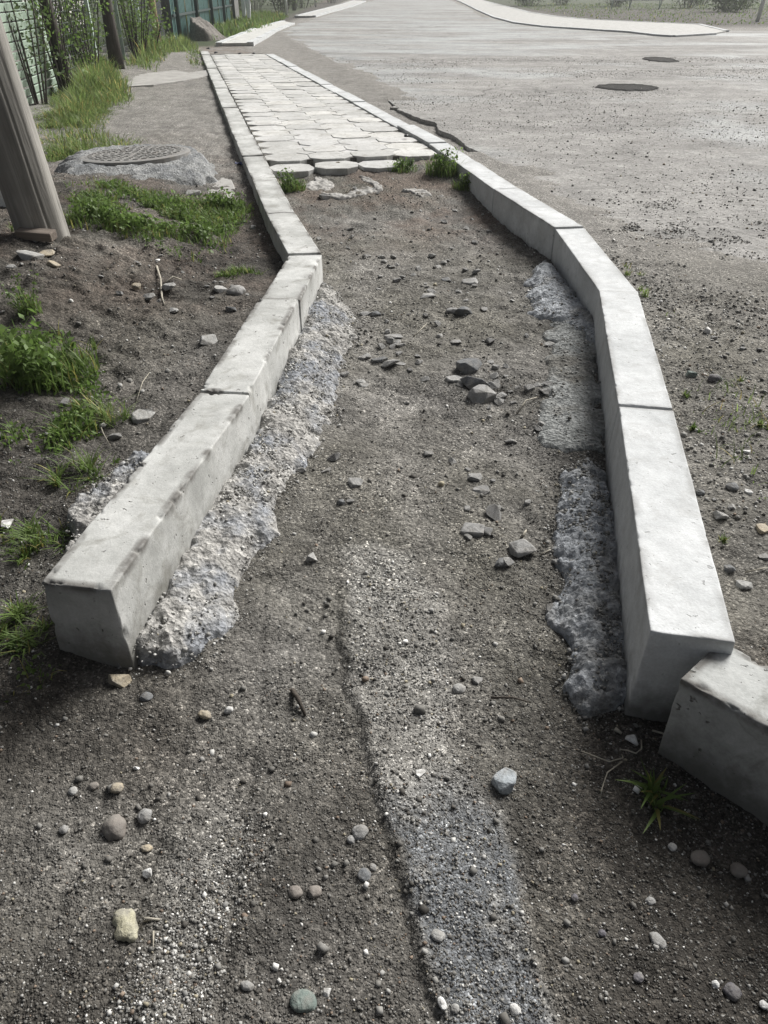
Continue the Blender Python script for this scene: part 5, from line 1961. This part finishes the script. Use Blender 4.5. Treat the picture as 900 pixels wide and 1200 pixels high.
def shrub(x, y, h, rad, n, label, leaf=.045, seed=0, mat='dark_leaf', per=14, cat='shrub', group=None, name='shrub', zoff=.0):
    z = g1(x, y, False)
    root = empty(name, (x, y, z), label, cat, group)
    rr = random.Random(seed)
    st = MB()
    cs = []
    for i in range(n):
        a, q = rr.uniform(0, 6.28), math.sqrt(rr.random())
        bx, by = math.cos(a) * q * rad, math.sin(a) * q * rad
        hh = h * rr.uniform(.55, 1)
        st.tube([(bx * .25, by * .25, -.05), (bx * .7, by * .7, hh * .55), (bx, by, hh)], [.012, .008, .003], 5)
        for t in (.3, .45, .6, .75, .9, 1.0):
            cs.append((bx * (.3 + .7 * t) + rr.uniform(-.06, .06), by * (.3 + .7 * t) + rr.uniform(-.06, .06), hh * t))
    st.build('stem', M['bark'], root)
    v, f, c = leaf_cloud(cs, per, (leaf * 2, leaf * 2, leaf * 1.6), leaf, seed, .4)
    link('leaves', np_mesh('leaves', v, f, M[mat], cols=c), root)
    return root


sy_ = fy(40)
shrub(fl(sy_) + .12, sy_ - .3, 1.55, .28, 7, 'thin dark leaved bush in front of the slat fence', .05, 3, per=9)
shrub(fl(fy(146)) + .22, fy(146) - .2, 1.45, .42, 16, 'leafy green bush climbing the mesh fence past the thick trunk', .05, 4, 'weed', 12)
shrub(fl(fy(158)) + .25, fy(158) - .2, .8, .4, 12, 'low bush in front of the white railed fence frames', .05, 5, 'weed', 10)
shrub(fl(fy(92)) - .5, fy(92) + .4, 1.9, .7, 22, 'dark bush behind the mesh fence between the two trunks', .06, 6)
shrub(fl(fy(118)) - .6, fy(118) + .6, 2.2, .8, 26, 'dark bush behind the pale fence post', .06, 7)
shrub(fl(fy(98)) + .15, fy(98) - .25, 1.1, .4, 14, 'leafy low bush against the mesh fence between the two trunks', .05, 9, 'weed', 9)
shrub(fl(fy(60)) + .2, fy(60) - .2, 1.5, .3, 8, 'leafy sprays hanging round the nearer dark trunk', .05, 10, 'weed', 8)
shrub(-6.6, 40.5, 2.6, 1.3, 30, 'big dark bush behind the walking person', .12, 8, per=16)
for i, (x, y, h_) in enumerate([(-8.5, 44, 3), (-5.6, 50, 2.6), (-7.6, 54, 3.4), (-5.4, 60, 3.0), (-7, 68, 4), (-4.4, 78, 3.2)]):
    shrub(x, y, h_, 1.5, 26, ['dense dark shrub behind the first white roadside post', 'dense shrub left of the thin far post', 'tall dark shrub beyond the big bush', 'dark shrub at the far roadside by the thin post',
                              'tall far shrub behind the roadside posts', 'farthest left shrub at the bend of the road'][i], .14, 20 + i, per=16, group='shrubs along the far left roadside')
for i, (x, y, h_) in enumerate([(10.5, 66, 2.2), (13.5, 70, 2.6), (16.0, 64, 2.2), (19.8, 60, 2.4), (22.6, 58, 2.8), (19.0, 50, 1.5), (26.5, 56, 2.8), (24, 70, 3), (30, 66, 3)]):
    shrub(x, y, h_, 1.6, 26, ['dark shrub left of the far bench', 'dark shrub behind the far bench, left end', 'dark shrub behind the far bench, right end', 'dark shrub right of the far bench', 'broad shrub in the gloom right of the bench',
                              'low nearer shrub between bench and white stake', 'shrub behind the white stake', 'tall shrub at the back of the right verge', 'rightmost tall shrub on the far verge'][i],
          .14, 40 + i, per=16, group='shrubs along the far right verge')


# ------------------------------------------------------------------ far pavements
def pave(front, back, label, seed, z=.30):
    root = bpy.data.objects.new('pavement', None)
    COL.objects.link(root)
    root['kind'] = 'structure'
    MB().prism(front + back[::-1], .1, z - .012).build('surface', M['tile'], root)
    for line, sgn in ((front, -1), (back, 1)):
        for (x0, y0), (x1, y1) in zip(line[:-1], line[1:]):
            L = math.hypot(x1 - x0, y1 - y0)
            n = max(1, round(L / 1.0))
            for i in range(n):
                if L > 14 and i % 1:
                    continue
                t = (i + .5) / n
                ln = L / n - .012
                o_ = MB().box((0, 0, 0), (ln, .15, .28)).build('kerb_edging', M['kerb_new'], root)
                o_.location = (x0 + (x1 - x0) * t, y0 + (y1 - y0) * t, z - .14 + .004 * math.sin(i * 3 + seed))
                o_.rotation_euler = (0, 0, math.atan2(y1 - y0, x1 - x0))
    return root


pave(W2([(293, 47), (320, 33.5), (343, 25)], .3), W2([(256, 47.5), (300, 30), (332, 22.5)], .3), '', 1, .26)
pave(W2([(368, 17.5), (392, 11), (412, 6), (428, 0.5)], .3), W2([(347, 17.5), (375, 10.5), (398, 5), (415, 0)], .3), '', 2, .28)
pave(W2([(838, 36), (790, 38.5), (772, 37.5), (740, 34), (690, 31), (640, 28), (605, 24), (580, 18), (560, 10), (545, 3), (530, -3)], .3),
     W2([(852, 33), (820, 26), (760, 23.5), (690, 20.5), (650, 17), (620, 12.5), (595, 6.5), (572, 1), (556, -3.5)], .3), '', 3, .25)


# ------------------------------------------------------------------ posts, bench, potholes
def post(px, py, r, h, mat, label, rz=0, lean=(0, 0)):
    x, y = flat(px, py, .2)
    o_ = MB().tube([(0, 0, -.2), (lean[0] * .5, lean[1], h * .5), (lean[0], lean[1], h)], [r, r, r * .95], 12).build('roadside_post', M[mat], smooth=True)
    o_.location = (x, y, .19)
    MB().box((lean[0], lean[1], h + .01), (r * 2.2, r * 2.2, .03)).build('cap', M['grey_wood'], o_)
    return tag(o_, label, 'post', 'roadside posts')


post(336, 18, .06, 3.0, 'white_paint', 'white post at the start of the third pavement')
post(345, 12, .12, 4.0, 'grey_wood', 'thick grey post right behind the white post')
post(370, 8, .07, 3.2, 'white_paint', 'thin pale post farther along the left roadside')
post(887, 25, .075, 1.6, 'white_paint', 'leaning whitish stake on the far right verge', lean=(.16, 0))
bx0, by0 = flat(715, 10.5, .2)
bx1, by1 = flat(775, 10.5, .2)
be = empty('bench', ((bx0 + bx1) / 2, by0, .19), 'pale green plank bench on the far right verge', 'bench')
Lb = bx1 - bx0
for i, y in enumerate((-.2, 0, .2)):
    MB().box((0, y, .47), (Lb, .17, .07)).build('seat_plank', M['white_paint'], be, bevel=.006)
for z in (.72, .92):
    MB().box((0, .34, z), (Lb, .04, .13)).build('back_plank', M['white_paint'], be, bevel=.006)
for x in (-Lb / 2 + .1, -Lb * .12, Lb / 2 - .1):
    l_ = MB()
    l_.tube([(x - .1, -.22, 0), (x, -.2, .45)], .03, 8)
    l_.tube([(x + .05, .3, 0), (x, .36, 1.0)], .03, 8)
    l_.build('leg', M['mint'], be)


def pothole(px0, px1, py, dy, label):
    x0, y0 = flat(px0, py, ROAD_Z)
    x1, y1 = flat(px1, py, ROAD_Z)
    cx = (x0 + x1) / 2
    rx = (x1 - x0) / 2
    yn = flat((px0 + px1) / 2, py + dy, ROAD_Z)[1]
    yf = flat((px0 + px1) / 2, py - dy, ROAD_Z)[1]
    cy, ry = (yn + yf) / 2, (yf - yn) / 2
    m_ = MB()
    n = 40
    rr = random.Random(px0)
    jit = [rr.uniform(.88, 1.08) for _ in range(n)]
    rings = [(1.12, .004), (1.03, .016), (.97, .012), (.9, .007), (.6, .006)]
    for k, z in rings:
        for i in range(n):
            a = 2 * math.pi * i / n
            m_.v.append((cx + rx * k * jit[i] * math.cos(a), cy + ry * k * jit[i] * math.sin(a), ROAD_Z + z))
    for r_ in range(len(rings) - 1):
        for i in range(n):
            j = (i + 1) % n
            m_.f.append((r_ * n + i, r_ * n + j, (r_ + 1) * n + j, (r_ + 1) * n + i))
    m_.f.append(tuple((len(rings) - 1) * n + i for i in range(n)))
    o_ = m_.build('pothole', M['pit'])
    return tag(o_, label, 'pothole', 'dark patches in the road surface')


pothole(704, 767, 103, 3.6, 'nearer, larger dark pothole in the road')
pothole(758, 790, 70.3, 2.6, 'farther, smaller dark pothole in the road')

# ------------------------------------------------------------------ person far down the verge
def skin_body(name, verts, edges, radii, mat, parent, levels=1):
    me = bpy.data.meshes.new(name)
    me.from_pydata(verts, edges, [])
    o_ = link(name, me, parent)
    sk_ = o_.modifiers.new('skin', 'SKIN')
    for d_, r_ in zip(me.skin_vertices[0].data, radii):
        d_.radius = (r_, r_)
    me.skin_vertices[0].data[0].use_root = True
    sb_ = o_.modifiers.new('sub', 'SUBSURF')
    sb_.levels = sb_.render_levels = levels
    me.materials.append(mat)
    return o_


pxx, pyy = flat(290, 26, .19)
pe = empty('person', (pxx, pyy, g1(pxx, pyy, False)), 'person in white trousers standing on the far green verge', 'person', rz=.35)
body_v = [(0, 0, .95), (0, 0, 1.15), (0, 0, 1.38), (0, 0, 1.46), (0, .01, 1.56), (0, .015, 1.70),
          (.17, 0, 1.38), (.22, .02, 1.12), (.23, -.06, .90), (.235, -.09, .81),
          (-.17, 0, 1.38), (-.22, .0, 1.12), (-.24, -.03, .88), (-.245, -.06, .79),
          (.085, 0, .88), (.083, -.02, .48), (.08, .03, .09), (.08, -.10, .04),
          (-.085, 0, .88), (-.088, .05, .48), (-.085, .12, .09), (-.085, -.01, .04)]
body_e = [(0, 1), (1, 2), (2, 3), (3, 4), (4, 5), (2, 6), (6, 7), (7, 8), (8, 9), (2, 10), (10, 11), (11, 12), (12, 13), (0, 14), (14, 15), (15, 16), (16, 17), (0, 18), (18, 19), (19, 20), (20, 21)]
body_r = [.13, .12, .13, .055, .085, .075, .055, .042, .03, .03, .055, .042, .03, .03, .085, .06, .04, .035, .085, .06, .04, .035]
skin_body('body', body_v, body_e, body_r, M['skin'], pe)
tv = [(0, 0, 1.0), (0, 0, .92), (.085, 0, .84), (.085, -.015, .48), (.08, .025, .12), (-.085, 0, .84), (-.09, .05, .48), (-.085, .11, .12)]
te = [(0, 1), (1, 2), (2, 3), (3, 4), (1, 5), (5, 6), (6, 7)]
skin_body('trousers', tv, te, [.145, .15, .115, .09, .075, .115, .09, .075], M['trouser'], pe)
sv = [(0, 0, .96), (0, 0, 1.18), (0, 0, 1.39), (.18, 0, 1.37), (.225, .015, 1.14), (-.18, 0, 1.37), (-.225, 0, 1.14)]
se = [(0, 1), (1, 2), (2, 3), (3, 4), (2, 5), (5, 6)]
skin_body('top', sv, se, [.165, .145, .135, .07, .06, .07, .06], M['shirt'], pe)
b_ = bmesh.new()
bmesh.ops.create_icosphere(b_, subdivisions=2, radius=.115)
for v in b_.verts:
    v.co = Vector((v.co.x * .92, v.co.y + .03, v.co.z + 1.69))
bmesh.ops.delete(b_, geom=[v for v in b_.verts if v.co.y < -.03 and v.co.z < 1.72], context='VERTS')
me = bpy.data.meshes.new('hair')
b_.to_mesh(me)
b_.free()
me.materials.append(M['hair'])
link('hair', me, pe)
for s_ in (-1, 1):
    o_ = MB().tube([(s_ * .032, -.075, 1.645), (s_ * .032, -.088, 1.645)], [.012, .008], 8).build('eye', M['black'], pe)
    yb_ = -.02 if s_ > 0 else .07
    sh = MB().box((s_ * .082, yb_ - .03, .035), (.10, .26, .07)).build('shoe', M['shoe'], pe, bevel=.02)
bagm = MB().box((.31, -.02, .92), (.10, .26, .30)).build('bag', M['shirt'], pe, bevel=.03)

# ------------------------------------------------------------------ thin haze in the air
hb = MB().box((0, 305, 4.6), (1240, 780, 11.4)).build('haze', M['soil'], kind='stuff')
hm = bpy.data.materials.new('haze')
hm.use_nodes = True
hm.node_tree.nodes.clear()
ho_ = hm.node_tree.nodes.new('ShaderNodeOutputMaterial')
pv_ = hm.node_tree.nodes.new('ShaderNodeVolumePrincipled')
pv_.inputs['Color'].default_value = (.95, .97, .97, 1)
pv_.inputs['Density'].default_value = 0.0014
pv_.inputs['Anisotropy'].default_value = 0.35
hm.node_tree.links.new(pv_.outputs[0], ho_.inputs['Volume'])
hb.data.materials[0] = hm
